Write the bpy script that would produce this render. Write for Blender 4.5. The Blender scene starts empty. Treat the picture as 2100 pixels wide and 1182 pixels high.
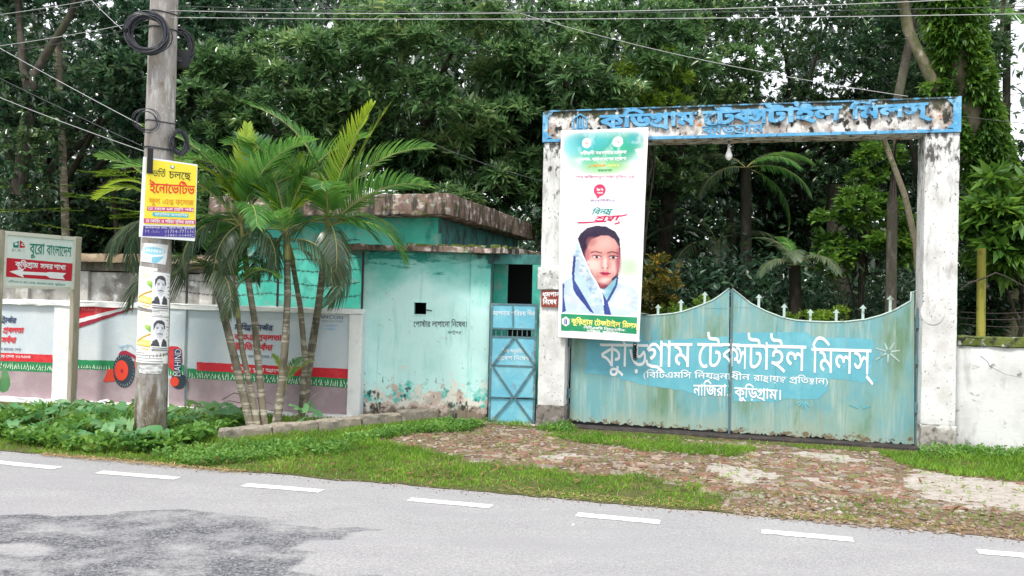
import bpy, bmesh, math, random
import numpy as np
from mathutils import Vector, Matrix
from mathutils.geometry import delaunay_2d_cdt
random.seed(7); rng = np.random.default_rng(7)
sc = bpy.context.scene; COL = sc.collection
PI = math.pi; rad = math.radians

# ------------------------------------------------------------------ camera, sky, sun, exposure
EYE = 1.7; PITCH = rad(0.95); ROLL = rad(1.45); FPX = 1700.; IW, IH = 2100., 1182.
cam = bpy.data.objects.new('camera', bpy.data.cameras.new('camera')); COL.objects.link(cam)
cam.data.sensor_width = 36; cam.data.lens = 36 * FPX / IW
cam.data.clip_start = 0.05; cam.data.clip_end = 2000
RM = Matrix.Rotation(PI/2 + PITCH, 4, 'X') @ Matrix.Rotation(ROLL, 4, 'Z')
cam.matrix_world = Matrix.Translation((0, 0, EYE)) @ RM
sc.camera = cam
R3 = np.array(RM.to_3x3())
SUN_EL, SUN_AZ = rad(58), rad(-38)          # azimuth seen from behind the camera, to its left
w = bpy.data.worlds.new('World'); sc.world = w; w.use_nodes = True
nt = w.node_tree; bgn = nt.nodes['Background']
sky = nt.nodes.new('ShaderNodeTexSky'); sky.sky_type = 'NISHITA'; sky.sun_disc = False
sky.sun_elevation = SUN_EL; sky.sun_rotation = PI + SUN_AZ
sky.air_density = 1.0; sky.dust_density = 5.0
mx = nt.nodes.new('ShaderNodeMix'); mx.data_type = 'RGBA'; mx.inputs[0].default_value = 0.72
nt.links.new(sky.outputs[0], mx.inputs[6]); mx.inputs[7].default_value = (9.6, 9.7, 9.9, 1)
nt.links.new(mx.outputs[2], bgn.inputs[0]); bgn.inputs[1].default_value = 0.072
sun = bpy.data.objects.new('sun', bpy.data.lights.new('sun', 'SUN')); COL.objects.link(sun)
sun.data.energy = 1.5; sun.data.angle = rad(11); sun.data.color = (1, .95, .86)
sd = Vector((math.sin(SUN_AZ)*math.cos(SUN_EL), -math.cos(SUN_AZ)*math.cos(SUN_EL), math.sin(SUN_EL)))
sun.rotation_euler = (-sd).to_track_quat('-Z', 'Y').to_euler()
sc.view_settings.view_transform = 'Standard'; sc.view_settings.look = 'None'
sc.view_settings.gamma = 1; sc.view_settings.use_curve_mapping = False
sc.view_settings.exposure = 1.34
sc.render.engine = 'CYCLES'
sc.cycles.max_bounces = 6; sc.cycles.transparent_max_bounces = 8; sc.cycles.use_denoising = True

# ------------------------------------------------------------------ survey helpers (photo measurements -> metres on real planes)
def ray(px, py): return R3 @ np.array([(px - IW/2)/FPX, -(py - IH/2)/FPX, -1.])
def gnd(px, py, z=0.):
    d = ray(px, py); t = (z - EYE)/d[2]; return (d[0]*t, d[1]*t)
def atd(px, py, Y):
    d = ray(px, py); t = Y/d[1]; return Vector((d[0]*t, Y, EYE + d[2]*t))
class Fr:
    """vertical plane frame: u along the wall, v into the plot, z up"""
    def __init__(s, x, y, ang):
        s.o = (x, y); s.a = ang; s.ux = (math.cos(ang), math.sin(ang)); s.uy = (-math.sin(ang), math.cos(ang))
    def px(s, px, py, off=0.):
        d = ray(px, py); o = (s.o[0] + s.uy[0]*off, s.o[1] + s.uy[1]*off)
        t = (s.uy[0]*o[0] + s.uy[1]*o[1])/(s.uy[0]*d[0] + s.uy[1]*d[1])
        X, Y, Z = d[0]*t - s.o[0], d[1]*t - s.o[1], EYE + d[2]*t
        return (X*s.ux[0] + Y*s.ux[1], Z)
    def w(s, u, v, z): return Vector((s.o[0] + u*s.ux[0] + v*s.uy[0], s.o[1] + u*s.ux[1] + v*s.uy[1], z))

# ------------------------------------------------------------------ materials
def lin(c):
    return tuple(((x/12.92) if x <= .04045 else ((x + .055)/1.055)**2.4) for x in c[:3])
MATS = {}
def nodes(name):
    m = bpy.data.materials.new(name); m.use_nodes = True; t = m.node_tree
    return m, t, t.nodes['Principled BSDF']
def noise(t, scale, detail=4, vec=None, rough=.6):
    n = t.nodes.new('ShaderNodeTexNoise'); n.inputs['Scale'].default_value = 1; n.inputs['Detail'].default_value = detail
    n.inputs['Roughness'].default_value = rough
    g = t.nodes.new('ShaderNodeNewGeometry') if vec is None else None
    mp = t.nodes.new('ShaderNodeMapping'); mp.vector_type = 'POINT'
    sv = scale if hasattr(scale, '__len__') else (scale,)*3
    mp.inputs['Scale'].default_value = sv
    t.links.new(g.outputs['Position'] if vec is None else vec, mp.inputs['Vector'])
    t.links.new(mp.outputs[0], n.inputs['Vector'])
    return n.outputs['Fac']
def ramp(t, fac, lo, hi):
    r = t.nodes.new('ShaderNodeMapRange'); r.inputs['From Min'].default_value = lo; r.inputs['From Max'].default_value = hi
    t.links.new(fac, r.inputs['Value']); return r.outputs[0]
def mixc(t, fac, a, b, mode='MIX'):
    m = t.nodes.new('ShaderNodeMix'); m.data_type = 'RGBA'; m.blend_type = mode
    for s, v in ((0, fac), (6, a), (7, b)):
        if isinstance(v, bpy.types.NodeSocket): t.links.new(v, m.inputs[s])
        else: m.inputs[s].default_value = v if s == 0 else (*v[:3], 1)
    return m.outputs[2]
def zbias(t, fac, z0, b0, z1, b1):
    g = t.nodes.new('ShaderNodeNewGeometry'); s = t.nodes.new('ShaderNodeSeparateXYZ'); t.links.new(g.outputs['Position'], s.inputs[0])
    r = t.nodes.new('ShaderNodeMapRange')
    for i, v in zip((1, 2, 3, 4), (z0, z1, b0, b1)): r.inputs[i].default_value = v
    t.links.new(s.outputs[2], r.inputs[0])
    a = t.nodes.new('ShaderNodeMath'); a.operation = 'ADD'; t.links.new(fac, a.inputs[0]); t.links.new(r.outputs[0], a.inputs[1])
    return a.outputs[0]
def M(name, base, layers=(), rough=.75, bump=None, spec=.35, metal=0., attr=None):
    """layers: (colour, scale, lo, hi, detail, strength, zspec)"""
    if name in MATS: return MATS[name]
    m, t, b = nodes(name); c = base
    if attr:
        a = t.nodes.new('ShaderNodeAttribute'); a.attribute_name = attr; c = a.outputs['Color']
    for L in layers:
        L = list(L) + [None]*(7 - len(L)); col, s, lo, hi, det, k, zs = L
        f = noise(t, s, det or 5)
        if zs: f = zbias(t, f, *zs)
        f = ramp(t, f, lo, hi)
        if k and k != 1:
            q = t.nodes.new('ShaderNodeMath'); q.operation = 'MULTIPLY'; q.inputs[1].default_value = k; t.links.new(f, q.inputs[0]); f = q.outputs[0]
        c = mixc(t, f, c, col)
    if isinstance(c, bpy.types.NodeSocket): t.links.new(c, b.inputs['Base Color'])
    else: b.inputs['Base Color'].default_value = (*c[:3], 1)
    b.inputs['Roughness'].default_value = rough; b.inputs['Specular IOR Level'].default_value = spec; b.inputs['Metallic'].default_value = metal
    if bump:
        bn = t.nodes.new('ShaderNodeBump'); bn.inputs['Strength'].default_value = bump[1]; bn.inputs['Distance'].default_value = bump[2] if len(bump) > 2 else .01
        t.links.new(noise(t, bump[0], 6), bn.inputs['Height']); t.links.new(bn.outputs[0], b.inputs['Normal'])
    MATS[name] = m; return m
def leafmat(name, cols, rough=.42, trans=.35, pos_scale=.8, spec=.5):
    """cols: list of (pos,rgb) chosen per leaf, shifted by a slow noise through the crown"""
    if name in MATS: return MATS[name]
    m, t, b = nodes(name)
    g = t.nodes.new('ShaderNodeNewGeometry')
    f = noise(t, pos_scale, 2)
    f = ramp(t, f, .3, .7)
    a = t.nodes.new('ShaderNodeMix'); a.data_type = 'FLOAT'; a.inputs[0].default_value = .5
    t.links.new(f, a.inputs[2]); t.links.new(g.outputs['Random Per Island'], a.inputs[3])
    cr = t.nodes.new('ShaderNodeValToRGB'); e = cr.color_ramp.elements
    e[0].position, e[0].color = cols[0][0], (*cols[0][1], 1); e[1].position, e[1].color = cols[-1][0], (*cols[-1][1], 1)
    for p, c in cols[1:-1]:
        q = e.new(p); q.color = (*c, 1)
    t.links.new(a.outputs[0], cr.inputs[0]); t.links.new(cr.outputs[0], b.inputs['Base Color'])
    b.inputs['Roughness'].default_value = rough; b.inputs['Specular IOR Level'].default_value = spec
    tr = t.nodes.new('ShaderNodeBsdfTranslucent')
    hs = t.nodes.new('ShaderNodeHueSaturation'); hs.inputs['Value'].default_value = 1.6; hs.inputs['Hue'].default_value = .48
    t.links.new(cr.outputs[0], hs.inputs['Color']); t.links.new(hs.outputs[0], tr.inputs[0])
    mxs = t.nodes.new('ShaderNodeMixShader'); mxs.inputs[0].default_value = trans
    t.links.new(b.outputs[0], mxs.inputs[1]); t.links.new(tr.outputs[0], mxs.inputs[2])
    t.links.new(mxs.outputs[0], t.nodes['Material Output'].inputs[0])
    MATS[name] = m; return m

BLACKM = (.02, .022, .02)
m_white = M('old_whitewash', (.70, .71, .72), [((.52, .52, .51), 3, .45, .68), ((.34, .33, .32), (11, 11, 2.5), .54, .68, 8, .7, (.4, -.06, 4.0, .05)), ((.04, .04, .04), (17, 17, 8), .54, .64, 9, .9, (2.4, -.16, 4.0, .10)), ((.14, .14, .13), (34, 34, 26), .63, .67, 5, .9),
     ((.28, .27, .24), (7, 7, 6), .55, .72, 6, .8, (.0, .12, .5, -.3))], rough=.9, bump=(30, .35))
m_whitebr = M('whitewashed_wall', (.66, .67, .68), [((.52, .53, .52), 2.5, .45, .7), ((.30, .30, .28), (5, 5, 2), .56, .70, 8, .6), ((.16, .16, .14), (7, 7, 9), .60, .68, 9, .8), ((.25, .26, .2), (9, 9, 4), .58, .75, 6, .7, (.0, .1, .3, -.3)),
     ((.07, .08, .05), (12, 12, 4), .56, .68, 7, .9, (1.05, -.3, 1.4, .06))], rough=.9, bump=(25, .3))
m_plinth = M('stained_plinth', (.35, .33, .31), [((.6, .6, .58), 8, .5, .62, 6), ((.10, .1, .085), 12, .5, .65, 7)], rough=.95, bump=(30, .6))
m_plinthd = M('dark_plinth', (.20, .18, .165), [((.38, .35, .33), 9, .5, .65, 6), ((.05, .05, .045), 12, .52, .65, 7, .9)], rough=.95, bump=(30, .6))
m_concrete = M('concrete', (.30, .26, .21), [((.22, .21, .19), 5, .45, .7, 6), ((.5, .49, .46), 18, .55, .7, 5, .6), ((.10, .11, .08), (10, 10, 4), .58, .7, 6, .8)], rough=.95, bump=(35, .5))
m_pole = M('pole_concrete', (.30, .29, .285), [((.24, .21, .18), (5, 5, 2), .42, .64, 7), ((.55, .54, .53), (16, 16, 3), .52, .68, 6, .8), ((.12, .09, .06), (9, 9, 3), .44, .62, 8, .95, (.1, .10, 1.3, -.16)), ((.50, .48, .44), (40, 40, 30), .62, .68, 4, .8), ((.17, .14, .10), (7, 7, 4), .58, .66, 7, .8),
     ((.2, .18, .14), (20, 20, 60), .66, .7, 3, .5)], rough=.9, bump=(45, .4))
m_lid = M('mossy_concrete', (.22, .155, .13), [((.58, .50, .47), (6, 6, 9), .52, .62, 8), ((.06, .055, .045), (9, 9, 3), .45, .58, 8), ((.12, .14, .03), 7, .56, .68, 6, .9), ((.35, .62, .56), 5, .64, .70, 4, .8)], rough=.95, bump=(30, .7))
m_beam = M('mouldy_beam_plaster', (.68, .67, .65), [((.36, .31, .28), (5, 5, 3), .48, .60, 7), ((.035, .035, .035), (12, 12, 8), .54, .61, 9), ((.50, .19, .06), (3, 3, 6), .60, .66, 6, .9), ((.05, .055, .03), (12, 12, 9), .44, .56, 8, .95, (3.98, -.25, 4.3, .14)), ((.74, .74, .73), 7, .60, .66, 6)], rough=.95, bump=(30, .6))
m_blue = M('flaking_blue_paint', (.09, .34, .60), [((.20, .47, .72), 5, .45, .65, 5), ((.05, .12, .20), (12, 12, 8), .56, .66, 8), ((.6, .62, .6), 14, .62, .68, 8, .9), ((.05, .055, .035), (9, 9, 7), .50, .60, 8, .95, (4.15, -.3, 4.34, .12))], rough=.7, bump=(30, .4))
TQ = (.30, .66, .62)
m_booth = M('weathered_turquoise_plaster', (.52, .80, .78), [((.16, .56, .50), 1.2, .42, .66, 6, .95, (1.5, -.16, 2.3, .30)), ((.02, .28, .23), (2.6, 2.6, 10), .48, .54, 8, .95, (1.9, -.26, 2.34, .10)),
     ((.38, .72, .68), 2.0, .5, .66, 5, .7), ((.22, .55, .50), (9, 9, 1.2), .56, .70, 5, .5), ((.40, .46, .42), (22, 22, 14), .64, .70, 4, .5), ((.06, .44, .38), (4, 4, 5), .50, .60, 8, .95, (.2, .16, .85, -.26)), ((.68, .66, .60), 4.5, .50, .57, 9, .95, (.15, .13, .90, -.20)),
     ((.50, .38, .33), 5.5, .53, .58, 9, .85, (.10, .08, .85, -.17)), ((.17, .14, .10), 5, .50, .60, 8, .9, (.02, .26, .34, -.22)), ((.03, .04, .03), (12, 12, 9), .60, .66, 8, .9, (.1, .08, .9, -.10)), ((.05, .06, .04), (10, 10, 3), .56, .66, 6, .8, (2.1, -.3, 2.4, .1))], rough=.85, bump=(20, .3))
m_house = M('green_plaster', (.06, .46, .36), [((.13, .60, .50), 1.6, .4, .65, 5), ((.38, .38, .33), (3, 3, 4), .55, .68, 7, .7), ((.03, .19, .15), (5, 5, 3), .52, .68, 7, .7)], rough=.85, bump=(20, .3))
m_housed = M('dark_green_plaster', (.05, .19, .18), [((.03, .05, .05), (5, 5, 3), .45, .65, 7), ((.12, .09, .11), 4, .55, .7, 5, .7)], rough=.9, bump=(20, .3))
m_gate = M('faded_blue_steel', (.15, .36, .40), [((.23, .38, .34), (1.4, 1.4, .9), .40, .60, 6), ((.10, .34, .43), (2.2, 2.2, 1.4), .52, .68, 5), ((.12, .22, .11), (2.6, 2.6, .9), .50, .66, 8, .85), ((.42, .53, .50), (14, 14, 1.2), .50, .68, 5, .6), ((.24, .31, .24), (34, 34, 1.0), .52, .64, 6, .6),
     ((.34, .40, .31), (2.2, 2.2, 1.5), .48, .70, 7, .7, (.1, .18, .60, -.25)), ((.16, .11, .06), (14, 14, 16), .56, .62, 8, .9, (.06, .12, .28, -.22)), ((.16, .2, .12), 20, .68, .72, 6, .8)], rough=.55, bump=(14, .15), spec=.4)
m_gatepatch = M('fresh_blue_paint', (.12, .40, .50), [((.16, .46, .55), 5, .45, .65, 4), ((.10, .36, .44), (9, 9, 2), .55, .7, 5, .7)], rough=.5, bump=(14, .1), spec=.4)
m_gateface = M('gate_spear_paint', (.42, .55, .52), [((.16, .2, .15), 12, .55, .7, 5)], rough=.6)
m_letter = M('white_sign_paint', (.82, .85, .88), [((.5, .66, .74), 14, .6, .72, 6, .6)], rough=.6)
m_door = M('side_gate_paint', (.14, .44, .58), [((.22, .54, .66), 4, .45, .65, 4), ((.26, .48, .48), (8, 8, 2), .55, .7, 6, .7), ((.2, .22, .28), 7, .58, .68, 6, .7), ((.28, .3, .2), 6, .52, .64, 6, .8, (.0, .14, .3, -.3))], rough=.5, spec=.4)
m_doorbar = M('side_gate_bars', (.09, .17, .20), [((.22, .3, .33), 12, .55, .68, 5)], rough=.5)
m_mural = M('painted_wall_pale', (.52, .60, .66), [((.62, .67, .70), 1.5, .4, .65, 5), ((.52, .6, .68), (4, 4, 2), .56, .7, 5, .6), ((.42, .44, .45), 16, .64, .7, 6, .4)], rough=.85, bump=(28, .45))
m_murwhite = M('painted_wall_white', (.78, .80, .80), [((.55, .57, .56), 6, .58, .7, 5, .7)], rough=.85, bump=(28, .4))
m_mauve = M('painted_wall_mauve', (.36, .27, .30), [((.42, .34, .36), 4, .45, .65, 5), ((.36, .30, .3), 10, .6, .7, 6, .6)], rough=.9, bump=(28, .5))
m_red = M('red_paint', (.62, .025, .04), [((.75, .10, .09), 5, .5, .7, 5, .6)], rough=.6)
m_dred = M('dark_red_paint', (.33, .02, .05), rough=.6)
m_orred = M('scarlet_paint', (.72, .06, .03), rough=.6)
m_green = M('green_paint', (.02, .23, .09), [((.03, .34, .12), 6, .5, .7, 5, .7)], rough=.7)
m_lime = M('pale_tick_paint', (.72, .85, .68), rough=.7)
m_pwhite = M('flat_white_paint', (.80, .81, .82), rough=.6)
m_navy = M('navy_paint', (.035, .06, .13), rough=.6)
m_black = M('black_rubber', (.012, .013, .015), rough=.45)
m_tyre = M('tyre_paint', (.03, .045, .065), rough=.7)
m_tread = M('tread_paint', (.35, .42, .5), rough=.7)
m_coil = M('black_cable', (.035, .038, .05), rough=.4, spec=.5)
m_wire = M('aluminium_wire', (.42, .43, .44), rough=.4, spec=.6)
m_wired = M('dark_wire', (.06, .07, .07), rough=.5)
m_barb = M('rusty_barbed_wire', (.06, .045, .045), rough=.8)
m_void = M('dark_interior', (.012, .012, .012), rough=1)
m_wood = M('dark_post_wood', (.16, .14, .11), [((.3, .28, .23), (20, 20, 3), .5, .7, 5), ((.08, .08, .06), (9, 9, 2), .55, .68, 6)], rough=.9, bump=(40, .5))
m_signpost = M('sign_post_wood', (.34, .31, .25), [((.22, .24, .13), (9, 9, 2), .5, .66, 6, .8), ((.5, .47, .4), (14, 14, 3), .58, .7, 5, .7)], rough=.9, bump=(40, .4))
m_bamboo = M('yellow_post', (.40, .38, .08), [((.16, .2, .04), (12, 12, 4), .5, .66, 5), ((.1, .09, .04), (8, 8, 10), .6, .7, 5, .7)], rough=.8, bump=(30, .4))
m_bark = M('bark', (.045, .04, .032), [((.10, .09, .075), (9, 9, 3), .5, .66, 6), ((.05, .06, .03), (5, 5, 2), .52, .66, 6)], rough=.95, bump=(25, .8, .02))
m_barkp = M('pale_bark', (.24, .21, .15), [((.12, .13, .06), (6, 6, 3), .45, .62, 6), ((.5, .46, .38), (14, 14, 7), .6, .7, 5, .7)], rough=.95, bump=(25, .7, .02))
m_palmtr = M('areca_trunk', (.17, .15, .11), [((.36, .34, .27), (3, 3, 22), .52, .58, 3, .9), ((.06, .06, .04), (7, 7, 3), .52, .64, 6, .9)], rough=.85, bump=(20, .5))
m_palmgr = M('areca_crownshaft', (.28, .30, .10), [((.40, .34, .16), (9, 9, 3), .5, .66, 5), ((.16, .2, .06), (6, 6, 3), .55, .7, 5)], rough=.5)
m_vein = M('frond_rib', (.30, .30, .11), rough=.5)
m_shed = M('shed_wall', (.58, .56, .52), [((.26, .24, .22), 3, .45, .62, 6), ((.8, .8, .78), 5, .55, .66, 5)], rough=.9, bump=(20, .3))
m_shedroof = M('rusted_shed_roof', (.28, .21, .14), [((.45, .38, .28), 5, .5, .64, 6), ((.12, .14, .05), 6, .55, .66, 6)], rough=.9, bump=(20, .6))
m_moss = M('mossy_coping', (.10, .13, .03), [((.4, .42, .38), 12, .55, .64, 6), ((.03, .03, .02), 9, .52, .62, 7), ((.2, .24, .04), 5, .56, .68, 5)], rough=1, bump=(30, .8))
m_redsign = M('brown_red_plate', (.24, .045, .03), [((.35, .1, .07), 14, .5, .66, 5)], rough=.6)
m_greybox = M('grey_plaster_box', (.48, .49, .49), [((.72, .73, .73), 9, .5, .62, 5), ((.12, .14, .15), 16, .62, .68, 5)], rough=.8, bump=(30, .4))
m_frame = M('cream_sign_frame', (.62, .62, .54), [((.35, .36, .25), 9, .56, .7, 5, .7)], rough=.7)
m_signw = M('sign_sheet', (.66, .75, .72), [((.55, .66, .62), 6, .5, .7, 4, .6)], rough=.5)
m_signgr = M('sign_green', (.0, .20, .15), rough=.5)
m_signred = M('sign_red', (.52, .015, .035), rough=.5)
m_yellow = M('sign_yellow', (.86, .72, .03), [((.86, .80, .10), 9, .45, .7, 4, .6)], rough=.4, spec=.5)
m_ink = M('sign_black', (.02, .02, .02), rough=.5)
m_inkred = M('sign_scarlet', (.75, .05, .02), rough=.5)
m_inkor = M('sign_orange', (.72, .30, .02), rough=.5)
m_pink = M('sign_magenta', (.62, .07, .20), rough=.5)
m_cyan = M('sign_cyan', (.03, .50, .58), rough=.5)
m_purple = M('sign_purple', (.07, .05, .30), rough=.5)
m_print = M('vinyl_print', (1, 1, 1), rough=.4, spec=.45, attr='Print')
m_bulb = M('frosted_bulb', (.9, .9, .9), rough=.2, spec=.6)
m_rag = M('torn_paper', (.62, .64, .66), [((.3, .3, .3), 25, .5, .62, 6), ((.85, .86, .88), 14, .55, .65, 5)], rough=.9, bump=(50, .5))

# ------------------------------------------------------------------ object helpers
def tag(o, label=None, cat=None, group=None, kind=None):
    if label: o['label'] = label
    if cat: o['category'] = cat
    if group: o['group'] = group
    if kind: o['kind'] = kind
    return o
def thing(name, label, cat, loc=(0, 0, 0), rz=0, group=None):
    o = bpy.data.objects.new(name, None); COL.objects.link(o); o.empty_display_size = .1
    o.location = loc; o.rotation_euler = (0, 0, rz); return tag(o, label, cat, group)
def frthing(fr, name, label, cat, group=None): return thing(name, label, cat, (fr.o[0], fr.o[1], 0), fr.a, group)
def mesh(name, V, F, mat, parent=None, smooth=False):
    me = bpy.data.meshes.new(name); me.from_pydata([tuple(v) for v in V], [], F)
    me.update()
    for m in (mat if isinstance(mat, (list, tuple)) else [mat]): me.materials.append(m)
    if smooth: me.polygons.foreach_set('use_smooth', [True]*len(me.polygons))
    o = bpy.data.objects.new(name, me); COL.objects.link(o)
    if parent: o.parent = parent
    return o
def fmesh(name, V, T, mat, parent=None, smooth=False):
    """fast triangle mesh from numpy arrays"""
    me = bpy.data.meshes.new(name); V = np.asarray(V, np.float32); T = np.asarray(T, np.int32); n = T.shape[1]
    me.vertices.add(len(V)); me.vertices.foreach_set('co', V.ravel())
    me.loops.add(T.size); me.loops.foreach_set('vertex_index', T.ravel())
    me.polygons.add(len(T)); me.polygons.foreach_set('loop_start', np.arange(len(T), dtype=np.int32)*n)
    if smooth: me.polygons.foreach_set('use_smooth', np.ones(len(T), bool))
    me.update(calc_edges=True); me.materials.append(mat)
    o = bpy.data.objects.new(name, me); COL.objects.link(o)
    if parent: o.parent = parent
    return o
def copyobj(o, parent=None, **kw):
    c = o.copy(); COL.objects.link(c); c.parent = parent; return c
class MB:
    def __init__(s): s.V = []; s.F = []
    def box(s, x0, y0, z0, x1, y1, z1):
        b = len(s.V)
        s.V += [(x0, y0, z0), (x1, y0, z0), (x1, y1, z0), (x0, y1, z0), (x0, y0, z1), (x1, y0, z1), (x1, y1, z1), (x0, y1, z1)]
        s.F += [tuple(b + i for i in f) for f in ((0, 3, 2, 1), (4, 5, 6, 7), (0, 1, 5, 4), (1, 2, 6, 5), (2, 3, 7, 6), (3, 0, 4, 7))]
        return s
    def prism(s, pts, y0, y1):
        """polygon in (u,z), extruded from v=y0 to y1"""
        b = len(s.V); n = len(pts)
        s.V += [(p[0], y0, p[1]) for p in pts] + [(p[0], y1, p[1]) for p in pts]
        s.F.append(tuple(b + i for i in range(n))); s.F.append(tuple(b + n + i for i in reversed(range(n))))
        s.F += [(b + i, b + n + i, b + n + (i + 1) % n, b + (i + 1) % n) for i in range(n)]
        return s
    def tube(s, pts, r, n=6, cap=True):
        b = len(s.V); P = [Vector(p) for p in pts]; up = Vector((0, 0, 1))
        rs = r if hasattr(r, '__len__') else [r]*len(P)
        for i, p in enumerate(P):
            d = (P[min(i + 1, len(P) - 1)] - P[max(i - 1, 0)]).normalized()
            a = d.cross(up)
            if a.length < .05: a = d.cross(Vector((1, 0, 0)))
            a.normalize(); c = d.cross(a)
            for k in range(n):
                t = 2*PI*k/n; s.V.append(tuple(p + (a*math.cos(t) + c*math.sin(t))*rs[i]))
        for i in range(len(P) - 1):
            for k in range(n):
                s.F.append((b + i*n + k, b + i*n + (k + 1) % n, b + (i + 1)*n + (k + 1) % n, b + (i + 1)*n + k))
        if cap:
            s.F.append(tuple(b + k for k in range(n))); s.F.append(tuple(b + (len(P) - 1)*n + k for k in reversed(range(n))))
        return s
    def build(s, name, mat, parent=None, smooth=False): return mesh(name, s.V, s.F, mat, parent, smooth)
def rough_box(name, x0, y0, z0, x1, y1, z1, mat, parent, cell=.09, jit=.004, bev=.012):
    """old plastered block: subdivided, edges knocked off, faces slightly out of true"""
    bm = bmesh.new(); bmesh.ops.create_cube(bm, size=1)
    for v in bm.verts: v.co = Vector((x0 + (v.co.x + .5)*(x1 - x0), y0 + (v.co.y + .5)*(y1 - y0), z0 + (v.co.z + .5)*(z1 - z0)))
    for ax, (a, b) in enumerate(((x0, x1), (y0, y1), (z0, z1))):
        n = min(60, int((b - a)/cell))
        for i in range(1, n):
            c = a + (b - a)*i/n; no = [0, 0, 0]; no[ax] = 1; co = [0, 0, 0]; co[ax] = c
            bmesh.ops.bisect_plane(bm, geom=bm.verts[:] + bm.edges[:] + bm.faces[:], plane_co=co, plane_no=no)
    if bev:
        bm.normal_update()
        es = [e for e in bm.edges if len(e.link_faces) == 2 and e.calc_face_angle(0) > 1.2]
        bmesh.ops.bevel(bm, geom=es, offset=bev, segments=2, affect='EDGES', profile=.6)
    for v in bm.verts: v.co += Vector((random.gauss(0, 1), random.gauss(0, 1), random.gauss(0, 1)))*jit*.5
    me = bpy.data.meshes.new(name); bm.to_mesh(me); bm.free(); me.materials.append(mat)
    me.polygons.foreach_set('use_smooth', [True]*len(me.polygons))
    try: me.set_sharp_from_angle(angle=.6)
    except Exception: pass
    o = bpy.data.objects.new(name, me); COL.objects.link(o); o.parent = parent; return o

# ------------------------------------------------------------------ lettering: glyph outlines -> meshes, with a small Bengali shaper
_gc = {}
def glyph(ch, res=2):
    """(contours, advance) in em units"""
    k = (ch, res)
    if k in _gc: return _gc[k]
    def conts(s):
        c = bpy.data.curves.new('g', 'FONT'); c.body = s; c.fill_mode = 'NONE'; c.resolution_u = res; c.size = 1
        o = bpy.data.objects.new('g', c); COL.objects.link(o); me = o.to_mesh()
        V = [(v.co.x, v.co.y) for v in me.vertices]; nx = {}
        for e in me.edges: nx.setdefault(e.vertices[0], []).append(e.vertices[1]); nx.setdefault(e.vertices[1], []).append(e.vertices[0])
        seen = set(); out = []
        for s0 in sorted(nx):
            if s0 in seen: continue
            lp = [s0]; seen.add(s0); cur = s0
            while True:
                n = [q for q in nx[cur] if q not in seen]
                if not n: break
                cur = min(n, key=lambda q: abs(q - cur)); lp.append(cur); seen.add(cur)
            if len(lp) > 2:
                if lp[1] - lp[0] != 1 and lp[-1] - lp[0] == 1: lp = [lp[0]] + lp[:0:-1]
                out.append([V[i] for i in lp])
        o.to_mesh_clear(); bpy.data.objects.remove(o); bpy.data.curves.remove(c)
        return out
    if ch == ' ': r = ([], .28)
    else:
        cs = conts(ch); mxI = max(p[0] for p in conts(ch + 'I')[-1]); mI = max(p[0] for p in conts('I')[-1])
        r = (cs, mxI - mI)
    _gc[k] = r; return r
CONS = set('কখগঘঙচছজঝঞটঠডঢণতথদধনপফবভমযরলশষসহ'); PRE = 'িেৈ'; BEL = 'ুূৃ'
def stroke(pts, wd):
    """polyline stroke as a closed contour"""
    P = [Vector(p) for p in pts]; L = []; Rr = []
    for i, p in enumerate(P):
        d = (P[min(i + 1, len(P) - 1)] - P[max(i - 1, 0)]).normalized(); n = Vector((-d.y, d.x))*wd/2
        L.append(tuple(p + n)); Rr.append(tuple(p - n))
    return L + Rr[::-1]
def area(c): return .5*sum(c[i][0]*c[(i + 1) % len(c)][1] - c[(i + 1) % len(c)][0]*c[i][1] for i in range(len(c)))
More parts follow.
